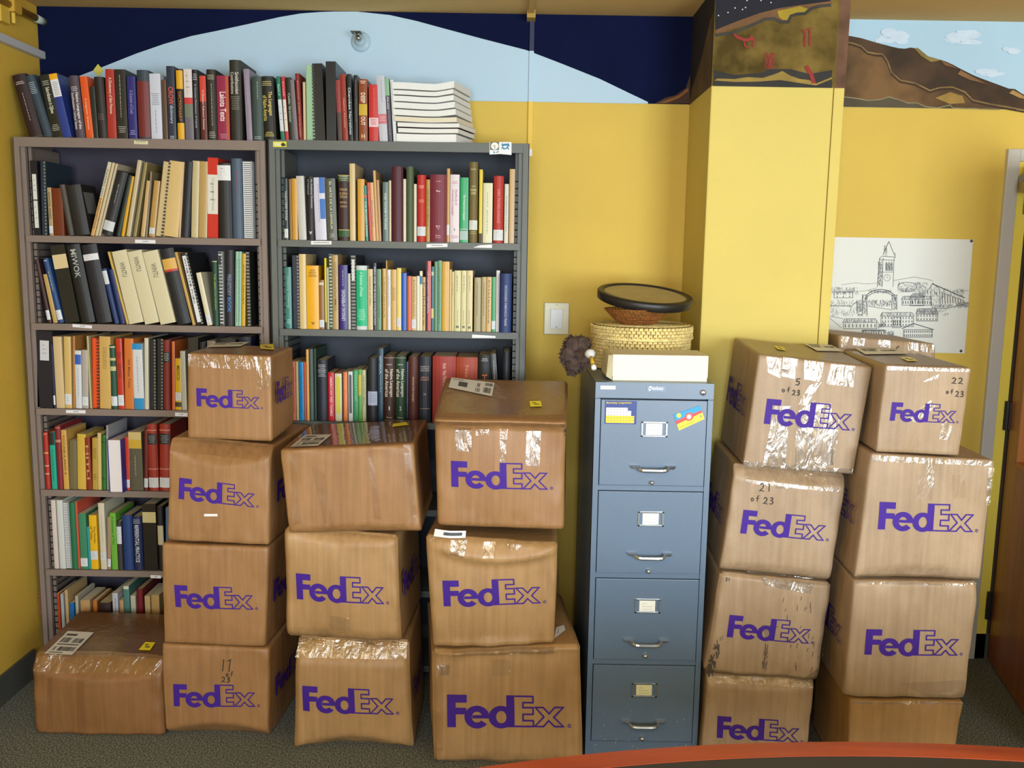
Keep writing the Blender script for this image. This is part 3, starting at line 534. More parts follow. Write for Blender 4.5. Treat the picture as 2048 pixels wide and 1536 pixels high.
R['A2'] = """96 104 69 519 3a2022 h L
107 115.5 86 549 b8995c p
117 128.5 85 518 20447a h m:.03:.05:d0d4dc;m:.2:.5:a8a870;L
131 160 100 492 24241f n b:.12:.3:d0bc90
163 191 131 491 1c1e1e h t:.06:.42:a8acac:.4:MIWOK
194 225 162 491 22222a h b:.12:.2:d4d4dc
229 239 203 538 223668 h b:.04:.28:c8ccd4
241 252 217 540 1e2c5e h
253.5 258 215 504 c0a050 p
259 289 223.5 504 ccc4a4 p t:.16:.36:6e6a58:.34:WINTU
290.5 320 254.5 504.5 ccc4a4 p t:.08:.28:6e6a58:.34:WINTU
321.5 353 285 505 ccc4a4 p t:.17:.36:6e6a58:.34:WINTU
355 383 319 500 1f2228 h b:.13:.27:d0a44c;b:.27:.3:b83830
385.5 391 349 505 b8934c p
394 408 360.5 507 1e1e22 c b:.04:.96:d4d6da;t:.07:.7:4a4a50:.3:WHISTLER Proto
415 425 392 546 d0c8ac p L
427.5 438 425 521 1c4434 h b:.01:.02:c8c8a0;t:.2:.75:8aa84c:.3:THE AMERICAN INDIAN
439.5 447 437.5 503 cdd0d0 c b:.07:.18:1e1e22;t:.2:.5:8a8a8a:.5:NARRATIVES
450 468 450 500 22222a h t:.32:.6:7888a8:.4:PREHISTORY;t:.62:.82:4a78c8:.4:BOOK
470 476 471 503 88b49c p m:.1:.95:4a6a54
476.5 482 477.5 503 90bca4 p m:.1:.95:4a6a54
482.5 490 484 507 c49a1c p t:.15:.7:6a5420:.4:SURVEY REPORT
495 502 495 503 24221f c"""
R['A3'] = """75 106 73 663 22202a n b:.12:.38:c4c6cc
107.5 112 104 690 1c2444 h L
113 130 109 673 c8b084 p
130.5 144 127 673 c8aa68 p L
146 150.5 145 672 b0783c p
151.5 164 149 701 c8ccd2 p b:.07:.24:2a56b4;m:.3:.8:9aa0a8
165 177 163 700 a8a098 p L
180 184 176 672 b0a878 p
184.5 198 183 676 dc4c14 c
200 222 198 673 c4a05c p t:.15:.45:a08048:.36:DIEGUENO
223 236 218 690 1e4a38 h b:.02:.04:c8bc88;b:.2:.24:b8b078;b:.33:.4:b8b078;L
237 249 232 677 b83420 p m:.2:.28:5a1c18;m:.36:.55:6a2018;L
250 268 248 677 c87030 p t:.3:.7:6a3418:.3:Ixil Maya Tales
269 289 265 687 ccd0d4 p b:0:.09:1c88c0;b:.83:1:1c88c0;m:.2:.75:909498
290 297.5 288.5 676 ccc8b0 p
299 312 298 678 201e22 c
313 326 313 677 1c1c1c c
327 341 326 680 7c2a24 h b:.17:.32:1e1e20;m:.19:.3:a8a8a8
344 350 343 683 c86a30 p
350.5 363 350 717 d0a818 p t:.14:.42:3c3414:.5:MEXICO;b:.66:.82:cccccc;b:.85:.94:3a3018
364 374 363 702 b4b4a4 p
376 396 376 676 2c2c2c n
398 412 398 684 22242c h
414 430 414 682 8a7a76 p
432 470 432 680 24242a h
480 505 480 674 20243c h"""
R['A4'] = """92 101 88.5 864 a82a20 h b:.03:.04:d8a070;b:.35:.38:c88a4c;b:.58:.6:d0a080;b:.72:.74:d0a080
104 114.5 100 865 20a088 p b:0:.22:1e2422;t:.3:.85:187a68:.4:Introduccion
116 127 112 851 7c1c24 h b:.03:.04:c08a70;b:.22:.26:b87a60
128 138.5 124.5 860 c89c50 p t:.08:.75:6a5028:.4:VOCABULARIO 5
139.5 154 138.5 881 6e6446 p
155 172 154 868 c4a444 p
173 184 170 875 822c1c p t:.15:.8:c09060:.5:HITLI
185 195.5 184 876 b0903c p m:.2:.4:7a6020;m:.7:.8:7a6020
196 203 194.5 866 c8b070 p
204 213 203 870 2a6824 h b:.12:.14:143c14;b:.78:.8:143c14
214 217.5 212 851 a4a4a4 p t:.02:.16:3a3a3a:.6:DANI
218.5 246 216 879 2c2c80 f
249 260 247.5 874 cc3e20 p L
261 287 259 864 5c5848 p b:0:.13:c8b074;b:.13:.28:c8a430;m:.4:.75:b0a878
288 296.5 288 858 6a2620 h L
298.5 318 296.5 848 9c3224 h b:.08:.1:b87060;b:.14:.3:1e1e20;m:.17:.28:8a8a88;b:.66:.68:b87060;L
319.5 341 318.5 848 983022 h b:.08:.1:b87060;b:.14:.3:1e1e20;m:.17:.28:8a8a88;b:.66:.68:b87060;L"""
R['A5'] = """109 118 101 1000 ccc0ba p
120 132 113 1000 c4c8c6 p
133 143 126 1004 ccd0d8 k
144 156.5 136 1005 206a44 h
157 161 150 1004 c85440 p
162 176.5 155 1027 3c8060 p L
177.5 182 171 1054 2898a0 p
182.5 197.5 176.5 1030 dcac20 p t:.2:.52:6a5010:.34:The Navajo;s:.2:.45:6a5010:.3:of Tales;b:.66:.82:c8ccd4
202 214 196 1006 c8c0aa p m:.2:.6:a8a090;b:.74:.86:c4c8cc
215 222 214 1034 9c8468 p L
224 236 219 1026 68a83c p t:.06:.55:3a6a20:.4:A Grammar of Tiwi
236.5 246.5 232 1043 3a3436 h b:.1:.46:c8ccd4
248 267.5 243.5 1030 1e3c74 h
268.5 287 264 1032 1e2850 h m:.06:.12:a0a8b8;t:.16:.85:c8d0d8:.42:REFERENTIAL PRACTICE
289 316 286 1008 201f1e n b:.12:.28:c4b884
318 330 316 1012 1e1c1c h b:.3:.6:b8b090
332 352 331 1016 4a6a8a p"""
R['A6'] = """119 124 112 1187 a8401c p
126 132 119 1188 9aa4ac p
135 141 129 1180 b89a6c p
143 152 137 1206 1c64a0 p
155 161 149 1192 a8a494 p
165 184 159 1200 b08c60 p
190 198 186 1201 b06a28 p
200 225 197 1205 30201f h
229 240 225 1186 b4b4bc p m:.1:.5:6a6a74
243 251 240 1200 b0906c p
252 263 249 1172 4c7c74 p b:0:.05:c0c8b8
265 275 262 1191 b4b0a0 p
277 290 274 1178 6c1820 h
293 304 290 1192 b8a070 p
306 322 303 1190 b0905c p"""
R['B1'] = """569 577 568 357 1e3438 p t:.2:.68:c8ccc8:.55:YAQUI DEER SONGS;b:.82:.97:ccd0d0
579 584.5 577 358 7a5a34 p
585 596 582 357 c4902c p
598 613.5 592 352 b8b6b0 p m:.15:.85:d4d4d0
614 630 610.5 353 201e22 h t:.04:.5:b0b0b0:.28:An Analytical Dictionary;s:.04:.28:a0a0a0:.22:of Nahuatl;H:.86:.91:d0d0d0:.4:v
631.5 654 626 355 c4c4d4 p D:.0:.25:2a68b8;D:.34:.66:2a68b8;m:.1:.7:9a90b8
655 675 650 357 4c4e44 p t:.05:.82:c8d0a8:.22:EL ARTE DE LA LENGUA;H:.88:.96:a8a8a0:.4:UN
677 699.5 673 350 341e1e h b:0:.01:c8b070;b:.01:.1:2a4424;m:.02:.09:b0b090;H:.2:.24:b8986c:.7:VOCABULARIO;H:.26:.3:b8986c:.7:EN LENGUA;H:.31:.35:b8986c:.7:CASTELLANA;H:.4:.43:b8986c:.6:MEXICANA;H:.46:.49:b8986c:.6:CASTELLANA;b:.84:.94:244c20;b:.83:.84:c8b070
700 711 696 327 c8b07c p
715.5 729.5 713 358 c49230 p
731 737 727 371 20786c p b:.17:.22:c05a44;t:.28:.92:c8e0d0:.5:THE BROKEN SPEARS
739 744.5 733.5 365 b83a2c p m:.15:.4:e08a7a
745 752 739.5 365 d09c6c p m:.3:.75:7a4a5a
752.5 757.5 746 341 c09858 p
757.5 763 752.5 360 b08458 p
765.5 777 763.5 364 586c68 p t:.18:.8:d0dcd8:.4:WORD TAXONOMY IN THE ANDES
778 782.5 774.5 361 c4b890 p
783 806 781 333 4a1c2a h
806.5 812 804 358 c8c4a8 p
812.5 827 809.5 333 48563a h
827.5 833 826.5 368 c8c0ac p
834 851.5 832 350 b42a24 h m:.16:.19:e0b0a0;m:.37:.42:d89080;b:.77:.91:c8ccd4
852 859.5 851 359 a87c24 p t:.15:.75:4a3c18:.4:LOS INDIOS DE MEXICO
860 892.5 860 349 722434 h H:.09:.11:d8b0b4:.3:J. Lipps;H:.23:.26:e0c0c0:.25:Map;H:.75:.78:d8b0b4:.26:MCA;H:.79:.81:d8b0b4:.12:VI;H:.89:.91:d8b0b4:.3:Mouton;H:.92:.94:d8b0b4:.36:de Gruyter
893 899 893 337 b88c44 p b:.76:.9:ccd0d0
899.5 918 900 349 d0c4c8 p m:.1:.15:b87898;t:.22:.45:b06a90:.28:Handbook of;s:.22:.6:b06a90:.28:Amazonian Languages;H:.79:.83:7a7a7a:.1:1;m:.9:.95:b87898
919 936 921 355 14965c p t:.26:.66:c8e0c8:.36:The Amazonian Languages;b:.79:.8:d0d4d0;b:.8:.81:14604c;b:.82:.96:a0b4b0
937.5 954.5 940 324 6c5e34 h H:.08:.1:c8c090:.6:BIBLIOTECA;H:.29:.31:c8c090:.5:LANGUE;H:.33:.36:d0c890:.7:INDIENNES;H:.37:.4:d0c890:.6:ANDES;b:.72:.84:c8ccc8;m:.86:.9:b0a870
957 964 960 339 ccb414 p b:.87:1:3c2018
965 984 967.5 366 ccc8a4 p m:.15:.4:b0987a;m:.45:.85:8a8a80
986 1006 988.5 352 ac302c h t:.2:.7:c88a7c:.26:DIRR TROISELANGAGE;b:.8:.96:ccd0d4
1007.5 1016 1011 368 c4bfac p t:.2:.8:7a8080:.4:Prolegomenos a la lengua
1017 1028 1016.5 338 b89868 p"""
R['B2'] = """572 584 569.5 534 3a7c74 p u:.14:.65:94c0b8:.4:Ensayos Andinos;m:.85:.93:a8d0c8
586 599.5 583 510 262638 c
600 613.5 598 508 ccb47c p
614 638.5 613.5 531 e0a410 p H:.06:.09:6a4c14:.4:SOUTH;H:.1:.12:6a4c14:.6:AMERICAN;H:.13:.145:6a4c14:.45:INDIAN;H:.15:.175:6a4c14:.7:LANGUAGES;H:.89:.93:4a3810:.3:v
639 649 638.5 560 8c6034 p b:.05:.1:c8c4b0;b:.81:.96:ccd0d4
650 654 648.5 516 c8b414 p b:.9:1:2a2418
654.5 658.5 654 535 a8a880 p
659 665 658 508 c0ccb0 c
666 677 665 510 b0905c p m:.1:.3:7a6038;u:.3:.75:7a6038:.4:COMMUNICATION
679 696 678.5 530 2c2270 p u:.38:.86:c8c8dc:.42:LENGUAS AMERINDIAS;m:.08:.32:a8a8c8
696.5 701.5 696 547 b4b4ac p
702.5 712.5 700 510 22262a c b:.06:.34:cccccc
713 734.5 711 531 c8d0d0 h b:.07:.94:14b07c;t:.1:.48:b8e4d0:.28:A Grammar of Kwaza;m:.68:.86:98dcbc
735.5 746 734 538 c4b080 p t:.12:.6:8a7a58:.4:INDIANS OF PERU
746.5 753 744 526 22223a p t:.06:.92:c0c0c8:.6:PERU AND THE INCA CIVILIZATION
753.5 763 751.5 538 5c8464 p m:.3:.8:3c5c44
765 772 762.5 537 c09848 p t:.15:.8:7a6030:.4:LINGUISTICA
772.5 774.5 770 521 b89040 p
775 781.5 773 539 d0d0cc p m:.1:.6:909090
782 793 780 539 c49c54 p m:.3:.5:9a7838
793.5 802.5 792 536 d8c060 p b:.8:.94:ccccd0
803 813 802.5 546 1450b0 p
814 822.5 813 552 c05424 p
823 832.5 823 553 c09c60 p t:.06:.75:8a6c40:.4:ETHNOLOGY;b:.79:.96:ccccd0
833 839 832.5 552 d0ccb4 p
839 844.5 838.5 542 d0ccb0 p b:.08:.22:2c74a8
845 850.5 844.5 554 c09850 p t:.1:.9:4a3c30:.5:Folklore
851 861.5 850 522 b84430 p l:.0:1:321430;t:.15:.75:c8a8b0:.36:LA LENGUA GENERAL
862 867.5 862 533 2c5c70 p b:.08:.14:a8c0a8;b:.65:.8:c8b880
868 874.5 867.5 523 4c7c5c p
875 883 875 521 5c8c6c p m:.1:.9:3c6c4c
883.5 898 883.5 523 c89a34 p
898.5 902.5 898.5 539 c8b070 p
903 907.5 903 543 ccb880 p m:.2:.4:8a6a50
908 921 908 541 c8c08c p m:.08:.35:8a8458;m:.65:.88:a0986c;H:.9:.95:4a4a34:.4:M
921.5 932 921.5 541 c8c08c p m:.08:.35:8a8458;m:.65:.88:a0986c;H:.9:.95:4a4a34:.4:M
932.5 944.5 932.5 541 ccbc8c p m:.08:.35:8a8458;m:.65:.88:a0986c;H:.91:.96:4a4a34:.4:M
947.5 961 948.5 555 9a8c60 p m:.1:.7:6c6244
962 971.5 962 554 a4905c p m:.1:.7:6c6244
972 982 972 554 c4a060 p t:.06:.85:7a6438:.34:Dialectos
982.5 990.5 983.5 554 389058 p b:.8:.95:ccd0d8
991 998 991 541 ccc8c8 p m:.1:.7:c88a90
999 1022 1001 547 203468 q t:.2:.88:a8b0c8:.2:DICCIONARIO VAMOHOCA TRANE"""
R['B3'] = """580 585 580 723 d8a418 p
585.5 592 583 723 d07a60 p t:.1:.85:a02c34:.5:Revitalizing Indigenous
593 598 592 723 c8b080 p
599 608.5 598 724 1c84c0 p t:.2:.85:14588c:.4:Teaching Indigenous
609 613 608.5 724 c05038 p
614 619 612.5 699 d89c4c p
620 628 620 698 4c5c58 h
628.5 634 628.5 697 22382c h
635 656 634.5 719 242630 h m:.08:.16:a8a8ac;m:.18:.26:a8a8ac
657 669 658 745 c01c28 p t:.08:.9:e8c0c0:.4:AMERICAN RED NAMES
670.5 684 671 747 ccc8a8 p o:.06:.84:ccc01c
687 695.5 687 744 d8743c p t:.08:.9:e8b080:.4:Languages of the Americas
697 706 697 743 c8ccc8 p o:.06:.84:505050;t:.2:.6:b0b0b0:.3:LANGUAGE
707 716.5 707 740 38905c p t:.05:.6:8ac89c:.4:NARRATIVES
717 724 717 739 58a044 p b:.1:.5:c0b030
724.5 732 724.5 740 b4b48c p t:.1:.7:5c5c48:.4:TALES OF NORTH AMERICA
736 755 736 716 26262a h b:.52:.74:a8b0c8;m:.55:.7:8088a0
756 767 755 697 1c3c50 p t:.1:.35:a8b8c0:.4:HISTORICAL;t:.36:.6:90a4b0:.3:A Concise Study
768 790 767.5 711 3c241e h b:.03:.035:b8b0a0;H:.12:.14:c8c0b0:.5:Sebeok;t:.2:.62:d8d0c0:.34:Native Languages;s:.2:.62:d8d0c0:.34:of the Americas;H:.76:.82:d8d0c0:.1:1;H:.92:.94:c8c0b0:.55:Plenum;b:.97:.975:b8b0a0
790.5 812 790.5 711 1c3c28 h b:.03:.035:b8b0a0;H:.12:.14:c8c0b0:.5:Sebeok;t:.2:.62:d8d0c0:.34:Native Languages;s:.2:.62:d8d0c0:.34:of the Americas;H:.76:.82:d8d0c0:.16:2;H:.92:.94:c8c0b0:.55:Plenum;b:.97:.975:b8b0a0
812.5 816.5 812.5 724 202c54 p
817 836 817 713 52261e h t:.3:.68:b89484:.3:American Indian Languages
837 862 836.5 713 1e2430 h H:.14:.16:a8a0a0:.7:UNIVERSITY OF;H:.17:.19:a8a0a0:.7:CALIFORNIA;H:.2:.22:a8a0a0:.7:PUBLICATIONS;H:.3:.32:b08074:.6:AMERICAN;H:.33:.36:b08074:.7:ARCHAEOLOGY;H:.55:.58:a8a0a0:.2:24;m:.78:.8:9a8478
864.5 911 864.5 712 962c24 h t:.1:.6:d8a890:.2:Aoki  Nez Perce Dictionary
911.5 954 911.5 714 9c3c22 h t:.12:.6:c87a50:.16:Nez Perce
955 981 955 710 1e2022 h H:.04:.06:c8c8cc:.4:Lakota;H:.07:.09:c8c8cc:.5:Dictionary;t:.28:.6:c8641c:.4:HELE
990 1001 981 708 3c3c3c p m:.1:.8:a8a8a8
1004 1018 1003 703 22242a h"""
ROWZ = {'T': None, 'A1': 'A1', 'A2': 'A2', 'A3': 'A3', 'A4': 'A4', 'A5': 'A5', 'A6': 'A6', 'B1': 'B1', 'B2': 'B2', 'B3': 'B3'}
PLACE = {'T': 'on top of the bookcases', 'A1': 'top shelf, taupe bookcase', 'A2': 'second shelf, taupe bookcase', 'A3': 'third shelf, taupe bookcase', 'A4': 'fourth shelf, taupe bookcase', 'A5': 'fifth shelf, taupe bookcase', 'A6': 'lowest visible shelf, taupe bookcase', 'B1': 'top shelf, grey bookcase', 'B2': 'second shelf, grey bookcase', 'B3': 'third shelf, grey bookcase'}
ONES = 'first second third fourth fifth sixth seventh eighth ninth tenth eleventh twelfth thirteenth fourteenth fifteenth sixteenth seventeenth eighteenth nineteenth'.split()
def ordinal(n):
    if n < 20: return ONES[n-1]
    t, u = divmod(n, 10); T_ = {2: 'twent', 3: 'thirt', 4: 'fort'}[t]
    return T_+'ieth' if u == 0 else T_+'y-'+ONES[u-1]
def cname(h):
    r, g, b = (int(h[i:i+2], 16) for i in (0, 2, 4)); mx, mn = max(r, g, b), min(r, g, b)
    if mx < 60: return 'black'
    s = (mx-mn)/mx
    if s < .14: return 'white' if mx > 185 else ('grey' if mx > 90 else 'charcoal')
    import colorsys
    hu = colorsys.rgb_to_hsv(r/255, g/255, b/255)[0]*360; dk = 'dark ' if mx < 110 else ''
    if hu < 12 or hu > 345: return dk+'red' if s > .5 else dk+'maroon'
    if hu < 28: return ('orange' if mx > 180 and s > .6 else dk+'brown')
    if hu < 48: return ('cream' if s < .36 and mx > 170 else ('golden' if s > .7 and mx > 150 else ('tan' if mx > 150 else dk+'olive brown')))
    if hu < 70: return 'cream' if s < .4 and mx > 170 else ('yellow' if mx > 150 else dk+'olive')
    if hu < 165: return dk+'green' if s > .3 or mx < 150 else 'pale green'
    if hu < 195: return dk+'teal'
    if hu < 255: return ('pale ' if s < .2 and mx > 170 else dk)+'blue'
    return dk+'purple' if s > .25 else 'mauve grey'
ENTRIES = []
for key, txt in R.items():
    for i, line in enumerate(txt.split('\n')):
        p = line.split(' ', 6); x0, x1, xt, yt = map(float, p[:4]); ENTRIES.append((key, i, x0, x1, xt, yt, p[4], p[5], p[6] if len(p) > 6 else ''))
PG = mat('#d8cfb4', .8, var=.08, vscale=90); PGD = mat('#c4b48c', .8, var=.1, vscale=90)
def build_book(key, i, x0, x1, xt, yt, col, kind, dec):
    ysp = YB+.012 if key != 'T' else YB+.022
    if kind in 'fq': ysp = YB-.045 if kind == 'f' else YB-.018
    if kind == 'f': ysp = YB-.03
    if key == 'T': z = ZT1+.0005 if x1 < 545 else ZT2+.0005
    else: z = SHELVES[key]+.0005
    # foot: pixel row where the shelf plane is seen
    yb = zpx(x0, z, ysp); A = aty(x0, yb, ysp); B = aty(x1, yb, ysp); T_ = aty(xt, yt, ysp)
    dx, dz = T_.x-A.x, T_.z-z; Hh = math.hypot(dx, dz); lean = math.atan2(dx, dz)
    if abs(lean) < math.radians(1.6): lean = 0.0
    w = (B.x-A.x)*math.cos(lean)-.0006; w = max(w, .004)
    rn = random.Random(i*31+len(key)*7+int(x0))
    dep = min(max(Hh*.70, .12), .235)+rn.uniform(-.012, .012)
    if kind == 'f': dep = .20
    t = bpy.data.objects.new({'h': 'book', 'p': 'book', 'c': 'bound_report', 'k': 'bound_report', 'n': 'ring_binder', 'f': 'book', 'q': 'book'}[kind], None); COL.objects.link(t); t.empty_display_size = .03
    # local origin: foot corner on the side it leans to; keeps the lowest corner on the shelf
    if lean >= 0: t.location = (B.x, ysp, z); ox_ = -w
    else: t.location = (A.x, ysp, z); ox_ = 0
    t.rotation_euler = (0, lean, 0)
    kindn = {'h': 'hardback book', 'p': 'paperback book', 'c': 'comb-bound report', 'k': 'white spiral-bound report', 'n': 'ring binder', 'f': 'book', 'q': 'book'}[kind]
    wd = 'thin' if w < .012 else ('thick' if w > .036 else 'mid-sized'); 
    lb = '%s %s %s, %s from left, %s' % (wd, cname(col), kindn, ordinal(i+1), PLACE[key])
    if kind == 'f': lb = 'blue book turned fore-edge out, sticking out of the fourth shelf, taupe bookcase'
    if kind == 'k': lb = lb.replace('white white', 'white').replace('pale blue white', 'white').replace('pale blue', 'white')
    tag(t, lb, 'book' if kind in 'hpfq' else ('binder' if kind == 'n' else 'report'), 'books '+PLACE[key] if key == 'T' else 'books on the '+PLACE[key].replace(',', ' of the'))
    m = mat(col, .32 if kind in 'pn' else .5, spec=.4); k = .0
    hard = kind in 'hnq'; th_ = .0022 if hard else .0006; in_ = .003 if hard else .0004
    n = 6; bul = min(.006, w*.18) if kind in 'hq' else (0.0 if kind != 'p' else min(.0015, w*.06))
    cv = MB()
    if kind == 'f':
        cv.box(ox_, ox_+.0025, 0, dep, 0, Hh).box(ox_+w-.0025, ox_+w, 0, dep, 0, Hh).box(ox_, ox_+w, dep-.003, dep, 0, Hh); cv.build('cover', m, t, bevel=.0006)
        MB().box(ox_+.003, ox_+w-.003, .003, dep-.004, .003, Hh-.003).build('page_block', mat('#dcd4d4', .8), t); return
    if kind in 'ck':
        cv.box(ox_, ox_+.0008, .004, dep, 0, Hh).box(ox_+w-.0008, ox_+w, .004, dep, 0, Hh); cv.build('cover', m, t)
        MB().box(ox_+.0012, ox_+w-.0012, .006, dep-.002, .001, Hh-.001).build('page_block', m if kind == 'c' else PG, t)
        cb = MB(); q = 22 if kind == 'c' else 40; cc = ('#3a3a36' if max(int(col[q_:q_+2], 16) for q_ in (0, 2, 4)) > 110 else '#77776e') if kind == 'c' else '#d8dade'
        for j in range(q):
            z_ = Hh*(.02+.96*j/(q-1)); hh = Hh/q*(.28)
            if kind == 'c' and w < .02 or kind == 'k': cb.box(ox_+w*.06, ox_+w*.94, -.002, .007, z_-hh, z_+hh)
            else: cb.box(ox_+w*.72, ox_+w*.98, -.001, .006, z_-hh, z_+hh)
        if kind == 'k': cb2 = MB().box(ox_+w*.1, ox_+w*.9, .0045, .006, .002, Hh-.002).build('binding_strip', mat('#4a4c52', .6), t)
        cb.build('comb_binding', mat(cc, .4), t)
    else:
        prof = [(ox_, dep)]+[(ox_, bul*.4)]+[(ox_+w*(q/n), -bul*math.sin(PI*q/n)*1.0+bul*.4*abs(1-2*q/n)**4) for q in range(1, n)]+[(ox_+w, bul*.4), (ox_+w, dep)]
        inn = [(ox_+th_, dep), (ox_+th_, th_+bul*.4)]+[(ox_+th_+(w-2*th_)*(q/n), th_-bul*math.sin(PI*q/n)) for q in range(1, n)]+[(ox_+w-th_, th_+bul*.4), (ox_+w-th_, dep)]
        N = len(prof); cv.v = [(x, y, 0) for x, y in prof]+[(x, y, 0) for x, y in inn]+[(x, y, Hh) for x, y in prof]+[(x, y, Hh) for x, y in inn]
        for q in range(N-1):
            cv.f += [(q, q+1, 2*N+q+1, 2*N+q), (N+q+1, N+q, 3*N+q, 3*N+q+1), (2*N+q, 2*N+q+1, 3*N+q+1, 3*N+q), (q+1, q, N+q, N+q+1)]
        cv.f += [(0, 2*N, 3*N, N), (N-1, 2*N-1, 4*N-1, 3*N-1)]
        cv.build('cover', m, t)
        MB().box(ox_+th_, ox_+w-th_, th_+.001, dep-in_, in_*.6, Hh-in_).build('page_block', PG if rn.random() < .6 else PGD, t)
    yv = lambda x: -bul*math.sin(PI*(x-ox_)/w)-.0005 if kind not in 'ck' else -.0025
    def strip(mb, xa, xb, z0, z1, lift=0, n=5):
        for q in range(n):
            a = xa+(xb-xa)*q/n; b = xa+(xb-xa)*(q+1)/n; mb.quad((a, yv(a)-lift, z0), (b, yv(b)-lift, z0), (b, yv(b)-lift, z1), (a, yv(a)-lift, z1))
    if col == '242222': MB().poly([(ox_+w+.0004, .02, Hh*.42), (ox_+w+.0004, .10, Hh*.42), (ox_+w+.0004, .10, Hh*.85), (ox_+w+.0004, .012, Hh*.85)]).build('cover_label', mat('#6a6a66', .5), t, recalc=False)
    for d in dec.split(';') if dec else []:
        if d == 'L': d = 'b:.80:.95:cdd1d6'
        f = d.split(':'); c = f[0]; f0, f1, hx = float(f[1]), float(f[2]), f[3] if len(f) > 3 else 'b0b0b0'; z1, z0_ = Hh*(1-f0), Hh*(1-f1)
        if c == 'w': continue
        if c in 'bBlDo':
            xa, xb = ox_+.0004, ox_+w-.0004
            if c == 'B': xa, xb = ox_+w*f0, ox_+w; z0_, z1 = .0005, Hh-.0005
            if c == 'l': xb = ox_+w*.38; z0_, z1 = .0005, Hh-.0005
            if c == 'D': xa = ox_+w*.52
            if kind == 'c' or (kind == 'n' and f1-f0 < .45 and f1 - f0 > .2) or (kind == 'h' and col == '242222'): xa, xb = ox_+w*.2, ox_+w*.78
            mb = MB()
            if c == 'o':
                xm_ = ox_+w/2; r_ = w*.28; mb.poly([(xm_+r_*math.cos(a*PI/8), -.0016-bul, z1-r_+r_*math.sin(a*PI/8)) for a in range(9)]+[(xm_+r_*math.cos(a*PI/8), -.0016-bul, z0_+r_+r_*math.sin(a*PI/8)) for a in range(8, 17)])
            else: strip(mb, xa, xb, z0_, z1, .0001)
            white = hx[0] in 'cd' and hx[2] in 'cd' and hx[4] in 'cd'
            o_ = mb.build('paper_label' if white and f1-f0 > .07 else 'spine_band', mat(hx, .5), t, recalc=False)
            if white and f1-f0 > .07 and w > .012:
                mb = MB()
                for q in range(3): strip(mb, xa+(xb-xa)*.25, xa+(xb-xa)*(.5+.1*q), z0_+(z1-z0_)*(.75-.2*q), z0_+(z1-z0_)*(.78-.2*q), .0005, 1)
                mb.build('label_print', mat('#8a8a8e', .7), o_, recalc=False)
        elif c == 'm':
            mb = MB(); z_ = z1; 
            if w < .02 or f1-f0 > .22:
                xm_ = ox_+w*rn.uniform(.42, .58); h_ = min(.0012, w*.08)
                while z_ > z0_: l = rn.uniform(.004, .014); strip(mb, xm_-h_, xm_+h_, max(z_-l, z0_), z_, .0004, 1); z_ -= l+.003
            else:
                while z_ > z0_: q = rn.uniform(.12, .25); strip(mb, ox_+w*q, ox_+w*(1-q), z_-.0022, z_, .0004, 3); z_ -= .0065
            mb.build('spine_print', mat(hx, .55), t, recalc=False)
        elif c in 'tsuH':
            wf = float(f[4]); tx = f[5]; mb = MB(); xc = ox_+w*(.5 if c in 'tuH' else .28)
            if c == 't' and ';s:' in ';'+dec: xc = ox_+w*.68
            hw = w*wf/2
            if c == 'H': fn = lambda u, v: (ox_+w*(.5-wf/2)+w*wf*u, yv(ox_+w*(.5-wf/2)+w*wf*u)-.0005, z0_+(z1-z0_)*v)
            elif c == 'u': fn = lambda u, v: (xc+hw-2*hw*v, yv(xc)-.0005, z0_+(z1-z0_)*u)
            else: fn = lambda u, v: (xc-hw+2*hw*v, yv(xc-hw+2*hw*v)-.0005, z1-(z1-z0_)*u)
            add_text(mb, tx, fn); mb.build('spine_title', mat(hx, .5), t, recalc=False)
for e in ENTRIES: build_book(*e)
